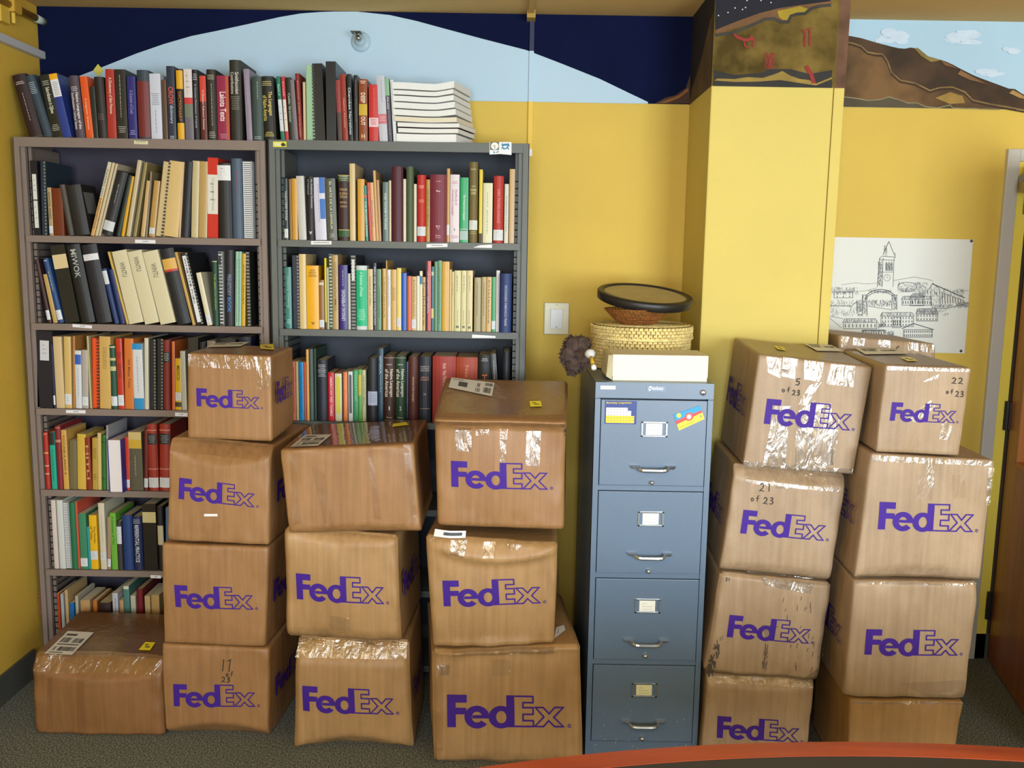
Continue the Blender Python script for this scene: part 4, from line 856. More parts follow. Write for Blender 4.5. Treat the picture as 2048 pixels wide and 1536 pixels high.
# stack of paperbacks lying on top of the grey bookcase, fore-edges towards the room
ys = [165, 181, 192, 205, 219, 233, 245, 256, 267, 278.5]; SY = YB+.012; xs0 = [784, 785, 785, 785, 786, 789, 795, 796, 793]; xs1 = [908, 906, 907, 909, 911, 913, 918, 916, 912]; ctop = ['#dcdedc']*5+['#d8cfb8', '#dcdcd8', '#dcdcd8', '#e0e0e0']
for k in range(9):
    a, b = aty(xs0[k], ys[k], SY), aty(xs1[k], ys[k+1], SY); z1 = a.z; z0_ = b.z if k < 8 else ZT2+.001; L_ = b.x-a.x; o = (a.x+L_/2, SY+.09, z0_)
    t = thing('paperback', 'white paperback lying flat, %s from the top of the stack beside the upright books' % ordinal(k+1) if k < 8 else 'white paperback lying flat at the very bottom of the stack beside the upright books', 'book', o, 'white paperbacks stacked on the grey bookcase')
    wv = lambda u: .0022*math.sin(5*u+1.2+k*.15)*(1 if k < 6 else .5)+(.010*max(0, u-.72)/.28 if k < 5 else 0)*(1-k*.12)
    n = 18; dpt = .17
    def layer(za, zb_, y0, y1, m, name, cur=0):
        mb = Off(o); V0 = len(mb.v)
        for i in range(n+1):
            u = i/n; x = a.x+L_*u
            for (y, zz_) in ((y0, za), (y0, zb_), (y1, zb_), (y1, za)):
                back = (y-SY)/dpt; mb.v.append((x+back*(.055 if cur else .0)*u, y, zz_+wv(u)-back*.004*(u if k < 5 else 0)))
        for i in range(n):
            p, q = V0+4*i, V0+4*(i+1)
            for j in range(4): mb.f.append((p+j, p+(j+1) % 4, q+(j+1) % 4, q+j))
        mb.f.append((V0, V0+1, V0+2, V0+3)); mb.f.append((V0+4*n+3, V0+4*n+2, V0+4*n+1, V0+4*n)); mb.build(name, m, t)
    layer(z0_+.0012, z1-.0012, SY+.001, SY+dpt, mat(ctop[k], .75, var=.05, vscale=200), 'page_block', 1)
    layer(z1-.0011, z1-.0003, SY, SY+dpt, mat('#dcdedc', .5), 'top_cover', 1); layer(z0_+.0002, z0_+.0011, SY, SY+dpt, mat(('#c4c4be', '#b4b2aa', '#cccccc')[k % 3] if k != 6 else '#4a2a2a', .5), 'bottom_cover', 1)
# ================================================================ CARTONS
PURPLE = mat('#3e1b8a', .6, spec=.3, var=.12, vscale=25)
INK = mat('#2a2422', .7); WLAB = mat('#dfe0e2', .5); BAR = mat('#4c4c52', .6); YST = mat('#fff028', .4)
TAPE = tape_mat('clear_tape', .12, .12, 26, .5); TAPEH = tape_mat('shiny_tape', .25, .2, 30, .45); FILM = tape_mat('plain_tape', .04, .3, 12, .3, (.95, .93, .90))
TOPF = tape_mat('film_tape', .2, .22, 9, .25); CB = {'dark': cardboard('#835c36', 'cardboard_dark'), 'mid': cardboard('#977048', 'cardboard_mid'), 'soft': cardboard('#a68358', 'cardboard_soft'), 'light': cardboard('#a28a70', 'cardboard_window_lit')}  # same cardboard throughout; light tone has the cool window light mixed into its colour
def ell(cx, cy, rx, ry, a): return (cx+rx*math.cos(a), cy+ry*math.sin(a))
def logo_quads():
    Q = []; ID = [0]
    class _Q(list):
        def append(s, q): list.append(s, (ID[0], q))
    Q = _Q()
    def rect(x0, y0, x1, y1, nx=1, ny=1):
        ID[0] += 1
        for i in range(nx):
            for j in range(ny):
                a, b = x0+(x1-x0)*i/nx, x0+(x1-x0)*(i+1)/nx; c, d = y0+(y1-y0)*j/ny, y0+(y1-y0)*(j+1)/ny; Q.append(((a, c), (b, c), (b, d), (a, d)))
    def arc(cx, cy, r0, r1, a0, a1, n, k0=1, k1=1):
        ID[0] += 1
        for i in range(n):
            s, t = a0+(a1-a0)*i/n, a0+(a1-a0)*(i+1)/n; Q.append((ell(cx, cy, r0, r0*k0, s), ell(cx, cy, r1, r1*k1, s), ell(cx, cy, r1, r1*k1, t), ell(cx, cy, r0, r0*k0, t)))
    rect(0, 0, .28, 1, 1, 4); rect(.28, .76, .64, 1, 2); rect(.28, .40, .62, .60, 2)
    arc(.97, .315, .17, .41, math.radians(-2), math.radians(322), 22, 1.0, .86); rect(.82, .275, 1.37, .375, 3)
    arc(1.76, .315, .17, .41, 0, 2*PI, 24, 1.15, .86); rect(1.93, 0, 2.19, 1, 1, 4)
    L = []
    w = .05
    def line(pts, closed=False):
        ID[0] += 1
        if closed: M = miter(pts[-1:]+pts+pts[:1], w)[1:-1]; M = M+M[:1]
        else: M = miter(pts, w)
        for (a, b), (c, d) in zip(M[:-1], M[1:]):
            n = max(1, int(math.hypot(a[0]-c[0], a[1]-c[1])/.2)); L_ = lambda p, q, t: (p[0]+(q[0]-p[0])*t, p[1]+(q[1]-p[1])*t)
            for i in range(n): Q.append((L_(b, d, i/n), L_(b, d, (i+1)/n), L_(a, c, (i+1)/n), L_(a, c, i/n)))
    line([(2.2, .975), (2.80, .975), (2.80, .78), (2.47, .78), (2.47, .62), (2.80, .62), (2.83, .62)])
    line([(2.80, .62), (2.80, .41), (2.47, .41), (2.47, .21), (2.80, .21), (2.80, .025), (2.2, .025)])
    line([(2.87, .63), (3.13, .63), (3.32, .43), (3.50, .63), (3.78, .63), (3.47, .32), (3.78, .025), (3.49, .025), (3.30, .21), (3.13, .025), (2.84, .025), (3.15, .33)], True)
    arc(3.97, .06, .045, .062, 0, 2*PI, 12); rect(3.95, .035, 3.965, .085); rect(3.965, .07, 3.985, .085)
    return Q
LOGO = logo_quads()
STK = {'0': [[(.5, 1), (.1, .6), (.3, 0), (.8, .3), (.5, 1)]], '1': [[(.5, 1), (.5, 0)]], '2': [[(.1, .8), (.4, 1), (.75, .8), (.6, .4), (.1, .05), (.35, .12), (.9, .0)]], '3': [[(.15, .9), (.6, 1), (.7, .7), (.35, .55), (.8, .35), (.6, .02), (.1, .05)]],
       '5': [[(.85, 1), (.3, .97), (.25, .55), (.65, .6), (.75, .25), (.45, 0), (.1, .1)]], '7': [[(.15, .85), (.8, 1), (.7, .5), (.68, 0)]], '9': [[(.7, .8), (.3, 1), (.2, .6), (.7, .6), (.75, .9), (.65, .3), (.5, 0)]],
       'o': [[(.5, .6), (.15, .35), (.4, 0), (.8, .25), (.5, .6)]], 'f': [[(.8, .95), (.5, .9), (.45, 0)], [(.15, .5), (.8, .55)]], 'F': [[(.2, 0), (.25, .8), (.9, .85)], [(.2, .45), (.8, .5)]], 'c': [[(.1, .1), (.5, .8), (.95, .7)]]}
class Carton:
    def __init__(s, label, fp, Y, depth, tone='mid', bl=(0, 0), br=(0, 0), topfold=(0, 0, .0), botfold=(0, 0, 0), bulge=.004, crumple=.006, seed=0, group='shipping cartons stacked in front of the bookcases and wall', roundness=.006, floor=False, tz=0, lip=None, cat='box', name='cardboard_box'):
        s.tz = tz; s.lip = lip
        s.Y = Y; s.c = [aty(x, y, Y) for x, y in fp]; TL, TR, BR, BL = s.c
        if floor:
            for a, b in ((TL, BL), (TR, BR)):
                t = (a.z-0.0)/(a.z-b.z); b.x = a.x+(b.x-a.x)*t; b.z = 0
        s.org = Vector(((BL.x+BR.x)/2, Y+depth/2, min(BL.z, BR.z)))
        s.t = thing(name, label, cat, s.org, group); s.T = TL; s.tf = topfold; s.bf = botfold; s.bg = bulge; s.N = 34
        s.vl = Vector((bl[0], depth+bl[1], 0)); s.vr = Vector((br[0], depth+br[1], 0)); s.rnd = random.Random(seed); s.r = roundness; s.cr = crumple
        s.ph = [s.rnd.uniform(0, 6) for _ in range(12)]
        n = s.N; s.ears = []
        if crumple >= .005:
            for cu, cv_ in ((0, 0), (1, 0), (0, 1), (1, 1)):
                if s.rnd.random() < .7: s.ears.append((cu, cv_, s.rnd.uniform(.08, .24), s.rnd.uniform(.06, .20), s.rnd.uniform(.10, .28)))
        s.g = [i/n for i in range(n+1)]; s.g[1] = .018; s.g[-2] = .982; s.g[2] = .05; s.g[-3] = .95
        s.off = [[s._o(u, v) for v in s.g] for u in s.g]
        s.body(CB[tone])
    def _o(s, u, v):
        p = s.ph; o = s.bg*16*u*(1-u)*v*(1-v)
        h, k, cv = s.tf; c = 1-h*(1+cv*(4*u*(1-u)-1)) if h else 2
        if h and v > c: o += -(v-c)*k
        h, k, cv = s.bf; c = h*(1+cv*(4*u*(1-u)-1)) if h else -1
        if h and v < c: o += -(c-v)*k
        for cu, cv_, a_, b_, K_ in s.ears:
            d_ = 1-abs(u-cu)/a_-abs(v-cv_)/b_
            if d_ > 0: o -= d_*min(a_, b_)*K_*.35
        if s.lip:
            h, cv, L, dl = s.lip; c = 1-h*(1+cv*(4*u*(1-u)-1)); Lu = L*min(1, 6*u, 6*(1-u)+.2)
            if v > c: o += Lu*(1-v)/(1-c)
            elif v > c-dl: o += Lu*(v-c+dl)/dl
        e = min(u, 1-u, v, 1-v); q = max(0, 1-e/.16)
        o += s.cr*q*(.6*math.sin(9*u+p[0])*math.sin(8*v+p[1])+.4*math.sin(23*u+p[2])*math.sin(19*v+p[3]))
        o += s.cr*.25*math.sin(6*u+4*v+p[4])
        return o
    def O(s, u, v):
        g = s.g; u = min(max(u, 0), 1); v = min(max(v, 0), 1)
        i = max(j for j in range(s.N) if g[j] <= u); j = max(k for k in range(s.N) if g[k] <= v)
        a = (u-g[i])/(g[i+1]-g[i]); b = (v-g[j])/(g[j+1]-g[j]); f = s.off
        return (f[i][j]*(1-a)+f[i+1][j]*a)*(1-b)+(f[i][j+1]*(1-a)+f[i+1][j+1]*a)*b
    def tri(s, u, v, w):
        TL, TR, BR, BL = s.c; F = (BL*(1-u)+BR*u)*(1-v)+(TL*(1-u)+TR*u)*v; return F+(s.vl*(1-u)+s.vr*u)*w+Vector((0, 0, s.tz*w*v))
    def body(s, m):
        g = s.g; n = s.N; V = {}; mb = Off(s.org); p = s.ph; r = s.r
        def vert(i, j, k):
            if (i, j, k) in V: return V[(i, j, k)]
            u, v, w = g[i], g[j], g[k]; P = s.tri(u, v, w); ex = i in (0, n); ey = j in (0, n); ez = k in (0, n)
            d = Vector((0, 0, 0)); sx = (1 if i == 0 else -1); sy = (1 if j == 0 else -1); sz = (1 if k == 0 else -1)
            if ex+ey+ez >= 2:
                q = r*(.42 if ex+ey+ez == 2 else .62); d += Vector((sx*q if ex else 0, sz*q if ez else 0, sy*q if ey else 0))
            if k == 0: d += Vector((0, -s.off[i][j], 0))
            elif s.off[i][j] and w < .2 and (ex or ey): d += Vector((0, -s.off[i][j]*(1-w/.2), 0))
            if ex and not (ey or ez): d.x += -sx*(.003*math.sin(7*v+p[6])*math.sin(PI*w)+s.cr*.5*math.sin(5*w+p[7])*math.sin(PI*v)*math.sin(PI*w))
            if ey and not (ex or ez) and j == n: d.z += -s.cr*.7*math.sin(PI*u)*math.sin(PI*w)*(1+.5*math.sin(9*w+p[8]))
            V[(i, j, k)] = len(mb.v); mb.v.append(tuple(P+d)); return V[(i, j, k)]
        R = range(n)
        for a in R:
            for b in R:
                mb.f.append((vert(a, b, 0), vert(a+1, b, 0), vert(a+1, b+1, 0), vert(a, b+1, 0))); mb.f.append((vert(a, b, n), vert(a, b+1, n), vert(a+1, b+1, n), vert(a+1, b, n)))
                mb.f.append((vert(0, a, b), vert(0, a+1, b), vert(0, a+1, b+1), vert(0, a, b+1))); mb.f.append((vert(n, a, b), vert(n, a, b+1), vert(n, a+1, b+1), vert(n, a+1, b)))
                mb.f.append((vert(a, 0, b), vert(a, 0, b+1), vert(a+1, 0, b+1), vert(a+1, 0, b))); mb.f.append((vert(a, n, b), vert(a+1, n, b), vert(a+1, n, b+1), vert(a, n, b+1)))
        s.b = mb.build('carton_body', m, s.t, smooth=True)
    # ---- decals on the front face, given in photograph pixels
    def uv(s, P):
        TL, TR, BR, BL = s.c; u = v = .5
        for _ in range(8):
            F = (BL*(1-u)+BR*u)*(1-v)+(TL*(1-u)+TR*u)*v; du = (BR-BL)*(1-v)+(TR-TL)*v; dv = (TL-BL)*(1-u)+(TR-BR)*u
            ex, ez = P.x-F.x, P.z-F.z; det = du.x*dv.z-dv.x*du.z; u += (ex*dv.z-dv.x*ez)/det; v += (du.x*ez-ex*du.z)/det
        return u, v
    def px(s, lift=.0018):
        def f(x, y):
            P = aty(x, y, s.Y); u, v = s.uv(P); return Vector((P.x, s.Y-s.O(u, v)-lift, P.z))
        return f
    def logo(s, p0, p1, p2, m=None):     # F foot-left, x foot-right, F head-left
        f = s.px(.002); mb = Off(s.org); x0, y0 = p0; ax, ay = (p1[0]-x0)/3.8, (p1[1]-y0)/3.8; bx, by = p2[0]-x0, p2[1]-y0
        for k, q in LOGO: mb.quad(*[f(x0+ax*a+bx*b, y0+ay*a+by*b)+Vector((0, -k*4e-5, 0)) for a, b in q])
        mb.build('printed_logo', m or PURPLE, s.t, recalc=False)
    def side(s, which, w0=.12, w1=.86, v0=.40, v1=.62, lift=.009):
        mb = Off(s.org); sg = 1 if which == 'R' else -1
        for k, q in LOGO:
            pts = []
            for a, b in q:
                t = a/3.95; w = w0+(w1-w0)*t if which == 'R' else w1-(w1-w0)*t
                P = s.tri(1 if which == 'R' else 0, v0+(v1-v0)*b, w); pts.append(P+Vector((sg*(lift+k*4e-5), 0, 0)))
            mb.quad(*pts)
        mb.build('printed_logo', PURPLE, s.t, recalc=False)
    def write(s, txt, x, y, h, w=None, slope=.03, lw=2.0, m=None, name='handwritten_number'):
        f = s.px(.002); mb = Off(s.org); w = w or h*.8
        if txt == 'of': h *= 1.35; w *= 1.25; lw = 1.4; y += 1
        for ch in txt:
            if ch != ' ':
                for st_ in STK[ch]:
                    ribbon(mb, [(x+a*w*.85+b*h*.1, y-b*h+slope*(a*w)) for a, b in st_], lw, f)
            x += w; y += slope*w
        mb.build(name, m or INK, s.t, recalc=False)
    def patch(s, q, m=None, n=8, name='tape_strip', lift=.0011, jag=0):
        f = s.px(lift); mb = Off(s.org); (ax, ay), (bx, by), (cx, cy), (dx, dy) = q; n2 = max(3, n)
        for i in range(n2):
            for j in range(n2):
                def P(a, b):
                    a /= n2; b /= n2; return f((ax*(1-a)+bx*a)*(1-b)+(dx*(1-a)+cx*a)*b, (ay*(1-a)+by*a)*(1-b)+(dy*(1-a)+cy*a)*b)
                mb.quad(P(i, j), P(i+1, j), P(i+1, j+1), P(i, j+1))
        return mb.build(name, m or TAPE, s.t, recalc=False)
    # ---- decals on the top face, in photograph pixels
    def tpx(s, lift=.003):
        A = s.tri(0, 1, 0); nrm = (s.tri(1, 1, 0.5)-s.tri(0, 1, .5)).cross(s.tri(.5, 1, 1)-s.tri(.5, 1, 0)).normalized(); A = s.tri(.5, 1, .5)
        def f(x, y):
            d = ray(x, y); t = (A-CAM).dot(nrm)/d.dot(nrm); return CAM+d*t+nrm*lift
        return f
    def tlabel(s, q, m=WLAB, bars=None, name='shipping_label', lift=.0045):
        f = s.tpx(lift); o = Off(s.org).quad(*[f(x, y) for x, y in q]).build(name, m, s.t, recalc=False)
        if bars:
            g = s.tpx(lift+.0008); mb = Off(s.org); (ax, ay), (bx, by), (cx, cy), (dx, dy) = q
            L = lambda a, b: g((ax*(1-a)+bx*a)*(1-b)+(dx*(1-a)+cx*a)*b, (ay*(1-a)+by*a)*(1-b)+(dy*(1-a)+cy*a)*b)
            for (a0, a1, b0, b1, k) in bars:
                rn = random.Random(int(a0*100+b0*10)); a = a0
                for i in range(k):
                    wd = (a1-a0)/k
                    if k == 1: mb.quad(L(a0, b0), L(a1, b0), L(a1, b1), L(a0, b1))
                    else:
                        w_ = wd*rn.uniform(.25, .8); mb.quad(L(a, b0), L(a+w_, b0), L(a+w_, b1), L(a, b1)); a += wd
            mb.build('label_print', BAR, o, recalc=False)
    def top_film(s):
        mb = Off(s.org); n = 10; nr = (s.tri(1, 1, 0.5)-s.tri(0, 1, .5)).cross(s.tri(.5, 1, 1)-s.tri(.5, 1, 0)).normalized()*.0016
        for i in range(n):
            for j in range(n):
                mb.quad(*[s.tri(.02+.96*(i+a)/n, 1, .04+.93*(j+b)/n)+nr for a, b in ((0, 0), (1, 0), (1, 1), (0, 1))])
        mb.build('tape_film', TOPF, s.t, recalc=False)
    def sticker(s, q): s.tlabel(q, YST, [(.2, .55, .3, .42, 1), (.35, .8, .55, .68, 1)], 'yellow_sticker')
BARS = [(.1, .5, .12, .2, 1), (.1, .45, .28, .5, 14), (.55, .92, .3, .5, 12), (.1, .9, .56, .6, 1), (.12, .22, .68, .85, 3), (.3, .92, .68, .86, 26), (.1, .6, .92, .95, 1)]
# stack A
A1 = Carton('low wide plain brown carton alone on the carpet beside the left wall', [(62, 1313), (322, 1322), (328, 1480), (70, 1469)], 3.03, .42, 'dark', bl=(-.03, 0), topfold=(.28, .20, .35), bulge=.006, crumple=.007, seed=1, floor=True, roundness=.012)
A1.tlabel([(136, 1264), (188, 1267), (144, 1312), (89, 1309)], WLAB, BARS); A1.sticker([(291, 1286), (311, 1287), (300, 1303), (277, 1302)])
A1.patch([(66, 1316), (318, 1325), (316, 1352), (68, 1346)], TAPE); A1.patch([(96, 1319), (108, 1320), (104, 1460), (93, 1459)], FILM); A1.patch([(155, 1322), (170, 1323), (170, 1470), (155, 1469)], FILM)
# stack B
B1 = Carton('carton marked 17 of 23 at the foot of the second stack from left', [(323, 1288), (538, 1297), (536, 1478), (330, 1475)], 3.02, .42, 'mid', br=(.03, 0), botfold=(.17, .34, .5), seed=2, floor=True)
B1.logo((349, 1411), (511, 1413), (347, 1367)); B1.side('R'); B1.write('17', 441, 1342, 24, 11, lw=1.8); B1.write('of', 451, 1351, 8, 7, lw=1.5); B1.write('23', 443, 1363, 10, 10, lw=1.8)
B2 = Carton('carton with purple logo, second from floor in the second stack', [(323, 1087), (537, 1095), (530, 1295), (327, 1286)], 3.02, .42, 'mid', br=(.03, 0), seed=3, crumple=.005)
B2.logo((352, 1213), (507, 1219), (349, 1169)); B2.side('R')
B3 = Carton('carton with a small white strip below its logo, third from floor in second stack', [(338, 878), (541, 894), (537, 1091), (335, 1081)], 3.02, .42, 'mid', br=(.04, 0), topfold=(.22, .24, .5), seed=4, bulge=.006)
B3.logo((358, 997), (509, 1014), (359, 955)); B3.side('R'); B3.patch([(409, 1027), (436, 1027), (436, 1032), (409, 1032)], WLAB, 3, 'paper_strip'); B3.patch([(341, 882), (540, 897), (538, 924), (341, 905)], FILM)
B4 = Carton('small taped carton on top of the second stack from left', [(375, 706), (542, 712), (544, 883), (375, 876)], 3.01, .30, 'mid', seed=5, crumple=.002, bulge=.002)
B4.logo((394, 812), (519, 818), (393, 776)); B4.side('R', v0=.42, v1=.68); B4.patch([(377, 708), (541, 714), (541, 740), (377, 734)], TAPE)
B4.patch([(512, 714), (541, 716), (543, 780), (514, 778)], TAPE); B4.tlabel([(428, 688), (500, 686), (480, 695), (412, 697)], WLAB, BARS[:3]); B4.sticker([(520, 692), (546, 690), (549, 702), (521, 700)])
# stack C
C1 = Carton('crumpled carton with gleaming tape along its top at the foot of the third stack', [(592, 1282), (816, 1291), (826, 1492), (588, 1498)], 2.96, .42, 'soft', topfold=(.19, .2, .0), botfold=(.14, .4, .8), seed=6, crumple=.008, bulge=.012, floor=True, roundness=.014)
C1.logo((607, 1420), (788, 1427), (605, 1370)); C1.side('R'); C1.patch([(594, 1285), (812, 1293), (812, 1320), (590, 1316)], TAPEH)
C2 = Carton('gaping-topped carton with logo in the middle of the third stack', [(569, 1057), (793, 1075), (801, 1288), (573, 1276)], 2.95, .42, 'soft', br=(.03, 0), topfold=(.10, .30, .6), botfold=(.10, .2, .2), seed=7, crumple=.009, roundness=.012)
C2.logo((594, 1198), (768, 1208), (592, 1146)); C2.side('R'); C2.patch([(660, 1230), (700, 1235), (700, 1262), (660, 1258)], TAPE)
C3 = Carton('tilted plain carton with shiny top, topmost of the third stack', [(559, 900), (827, 888), (842, 1066), (579, 1070)], 2.93, .46, 'mid', bl=(.0, 0), botfold=(.10, .3, .6), seed=8, crumple=.005, roundness=.006)
C3.tlabel([(611, 872), (664, 871), (636, 894), (581, 896)], WLAB, BARS); C3.tlabel([(786, 850), (812, 846), (818, 852), (785, 856)], YST, None, 'yellow_sticker')
for q in ([(578, 902), (590, 902), (604, 1062), (590, 1062)], [(622, 930), (650, 945), (668, 1062), (652, 1062)], [(735, 894), (745, 894), (766, 1056), (750, 1056)], [(806, 890), (820, 890), (835, 1050), (824, 1050)]): C3.patch(q, FILM)
for k_ in (A1, B4): k_.top_film()
# clear film top of C3 mirrors the books
z0 = (C3.c[0].z+C3.c[1].z)/2
mb = Off(C3.org); F_ = [C3.tri(u, 1, w)+Vector((0, 0, .0016)) for u, w in ((.02, .08), (.98, .08), (.98, .97), (.02, .97))]; mb.quad(*F_); mb.build('tape_strip', tape_mat('top_tape', .35, .06, 9, .10), C3.t, recalc=False)
# stack D
D1 = Carton('largest crumpled carton, at the foot of the stack beside the filing cabinet', [(864, 1301), (1160, 1287), (1166, 1524), (869, 1540)], 2.88, .46, 'soft', bl=(-.06, 0), br=(-.04, 0), topfold=(.06, -.25, .0), botfold=(.10, .2, .5), seed=9, crumple=.011, bulge=.008, floor=True, roundness=.018)
D1.logo((895, 1452), (1128, 1453), (894, 1388)); D1.patch([(905, 1296), (1108, 1288), (1108, 1306), (905, 1312)], TAPEH); D1.patch([(875, 1330), (900, 1330), (898, 1350), (877, 1350)], TAPEH)
D1.patch([(985, 1318), (1020, 1318), (1020, 1350), (985, 1350)], TAPE); D1.patch([(872, 1310), (885, 1310), (888, 1500), (873, 1500)], FILM)
D1.tlabel([(1112, 1257), (1128, 1252), (1131, 1262), (1108, 1280)], WLAB, [(.3, .4, .2, .8, 3)])
D2 = Carton('sagging carton with a bent dark crease above its logo beside the cabinet', [(851, 1072), (1115, 1087), (1108, 1288), (866, 1294)], 2.88, .46, 'soft', br=(.02, 0), bl=(.02, 0), lip=(.17, .75, .024, .075), botfold=(.08, -.15, .4), seed=10, crumple=.010, bulge=.008, roundness=.012)
D2.logo((888, 1211), (1081, 1206), (885, 1160)); D2.side('R'); D2.patch([(903, 1078), (935, 1080), (928, 1112), (900, 1106)], TAPEH); D2.patch([(968, 1082), (994, 1084), (990, 1112), (964, 1112)], TAPEH); D2.patch([(1014, 1086), (1045, 1088), (1034, 1096), (1018, 1098)], TAPEH); D2.patch([(855, 1074), (875, 1075), (872, 1084), (860, 1082)], TAPEH, 3); D2.patch([(870, 1058), (932, 1062), (931, 1076), (867, 1073)], WLAB, 4, 'shipping_label', .0025); D2.patch([(888, 1063), (925, 1065), (924, 1071), (887, 1069)], BAR, 4, 'label_print', .0035)
D3 = Carton('dented carton with shipping label and yellow sticker on top, beside the cabinet', [(869, 835), (1132, 841), (1127, 1060), (875, 1052)], 2.86, .46, 'mid', bl=(-.0, 0), br=(.03, 0), topfold=(.085, -.5, .0), tz=.067, seed=11, crumple=.007, bulge=.007, roundness=.010)
D3.logo((903, 973), (1095, 979), (902, 921)); D3.tlabel([(903, 757), (989, 768), (984, 795), (897, 777)], WLAB, [(.05, .3, .12, .16, 1), (.2, .4, .3, .7, 1), (.62, .7, .2, .5, 3), (.80, .98, .1, .32, 12), (.78, .96, .45, .85, 12), (.6, .72, .6, .9, 3)]); D3.sticker([(1059, 805), (1081, 804), (1084, 815), (1061, 816)])
D3.patch([(910, 854), (943, 854), (943, 902), (911, 901)], TAPEH); D3.patch([(1053, 862), (1082, 862), (1079, 932), (1051, 930)], TAPEH); D3.patch([(1000, 858), (1016, 858), (1010, 930), (1000, 930)], TAPE); D3.patch([(872, 838), (1128, 844), (1127, 853), (872, 848)], TAPEH); D3.patch([(952, 856), (978, 856), (978, 870), (952, 870)], TAPE)
D3.write('9', 1127, 872, 14, 7, lw=1.5)
# stack E (right of the filing cabinet)
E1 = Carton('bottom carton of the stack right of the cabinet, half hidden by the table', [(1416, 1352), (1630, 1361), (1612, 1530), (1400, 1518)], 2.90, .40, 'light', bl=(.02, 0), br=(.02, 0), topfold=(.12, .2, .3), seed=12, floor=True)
E1.logo((1433, 1474), (1596, 1484), (1435, 1431)); E1.patch([(1418, 1355), (1628, 1364), (1626, 1376), (1416, 1366)], TAPE)
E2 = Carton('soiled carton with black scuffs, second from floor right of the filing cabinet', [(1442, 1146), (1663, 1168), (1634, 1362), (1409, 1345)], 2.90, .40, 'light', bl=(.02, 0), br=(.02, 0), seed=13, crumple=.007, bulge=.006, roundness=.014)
E2.logo((1453, 1273), (1616, 1286), (1459, 1229)); E2.patch([(1520, 1155), (1630, 1166), (1620, 1188), (1530, 1170)], TAPEH); E2.patch([(1522, 1248), (1560, 1250), (1540, 1262), (1531, 1279)], TAPEH, 4); E2.patch([(1612, 1352), (1634, 1335), (1632, 1358), (1612, 1364)], TAPEH, 3)
g = Off(E2.org); rn = random.Random(4); f_ = E2.px(.0016)
for i in range(46):
    t = rn.random()**.6; x = 1441-22*t+rn.uniform(-6, 8); y = 1262+78*t+rn.uniform(-5, 5); ribbon(g, [(x, y), (x+rn.uniform(-2, 1), y+rn.uniform(4, 14))], rn.uniform(.8, 3.6)*t+.5, f_)
for i in range(26):
    x, y = rn.uniform(1565, 1655), rn.uniform(1190, 1340); ribbon(g, [(x, y), (x-rn.uniform(0, 3), y+rn.uniform(3, 12))], .8, f_)
for i in range(14):
    x, y = rn.uniform(1524, 1535), rn.uniform(1280, 1330); ribbon(g, [(x, y), (x, y+rn.uniform(5, 16))], 1.0, f_)
g.build('scuff_marks', mat('#4a4038', .8), E2.t, recalc=False)['kind'] = 'stuff'; E2.write('21', 1451, 1162, 7, 5, lw=1.2)
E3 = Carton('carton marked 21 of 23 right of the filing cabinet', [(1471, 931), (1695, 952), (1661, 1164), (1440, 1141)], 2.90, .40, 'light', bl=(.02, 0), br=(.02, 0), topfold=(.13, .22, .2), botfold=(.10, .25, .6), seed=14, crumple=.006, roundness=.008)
E3.logo((1480, 1066), (1646, 1081), (1487, 1019)); E3.side('L'); E3.write('21', 1517, 982, 16, 14, lw=1.7); E3.write('of', 1500, 1001, 9, 8, lw=1.6); E3.write('23', 1525, 1007, 13, 12, lw=1.7)
E3.patch([(1492, 938), (1690, 956), (1680, 985), (1490, 966)], TAPE); E3.patch([(1548, 970), (1614, 972), (1614, 977), (1550, 976)], TAPEH, 4); E3.patch([(1480, 1142), (1655, 1158), (1620, 1162), (1500, 1148)], TAPEH)
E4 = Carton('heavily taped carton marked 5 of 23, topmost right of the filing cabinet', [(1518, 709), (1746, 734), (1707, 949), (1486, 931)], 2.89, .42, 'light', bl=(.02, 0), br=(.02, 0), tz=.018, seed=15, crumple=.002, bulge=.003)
E4.logo((1527, 847), (1698, 861), (1534, 797)); E4.side('L', v0=.42, v1=.66); E4.write('5', 1589, 770, 13, 14, lw=1.8); E4.write('of', 1562, 783, 8, 8, lw=1.6); E4.write('23', 1583, 790, 10, 9, lw=1.8)
for q in ([(1533, 713), (1562, 716), (1560, 756), (1536, 745)], [(1566, 714), (1596, 718), (1589, 758), (1563, 752)], [(1608, 720), (1648, 725), (1640, 764), (1608, 758)], [(1662, 728), (1710, 732), (1706, 774), (1652, 768)]): E4.patch(q, TAPEH)
for q in ([(1549, 812), (1580, 812), (1570, 930), (1526, 924)], [(1596, 822), (1630, 800), (1616, 936), (1585, 934)], [(1630, 806), (1662, 806), (1668, 930), (1606, 938)], [(1660, 838), (1679, 838), (1668, 930), (1650, 930)]): E4.patch(q, TAPEH)
E4.patch([(1488, 922), (1706, 938), (1705, 948), (1488, 931)], TAPEH); E4.patch([(1620, 768), (1642, 764), (1612, 812), (1596, 808)], TAPEH, 5)
E4.tlabel([(1606, 689), (1662, 692), (1688, 705), (1634, 704)], WLAB, BARS[:3]); E4.sticker([(1548, 694), (1567, 697), (1571, 703), (1555, 701)])
D3.top_film(); E4.top_film()
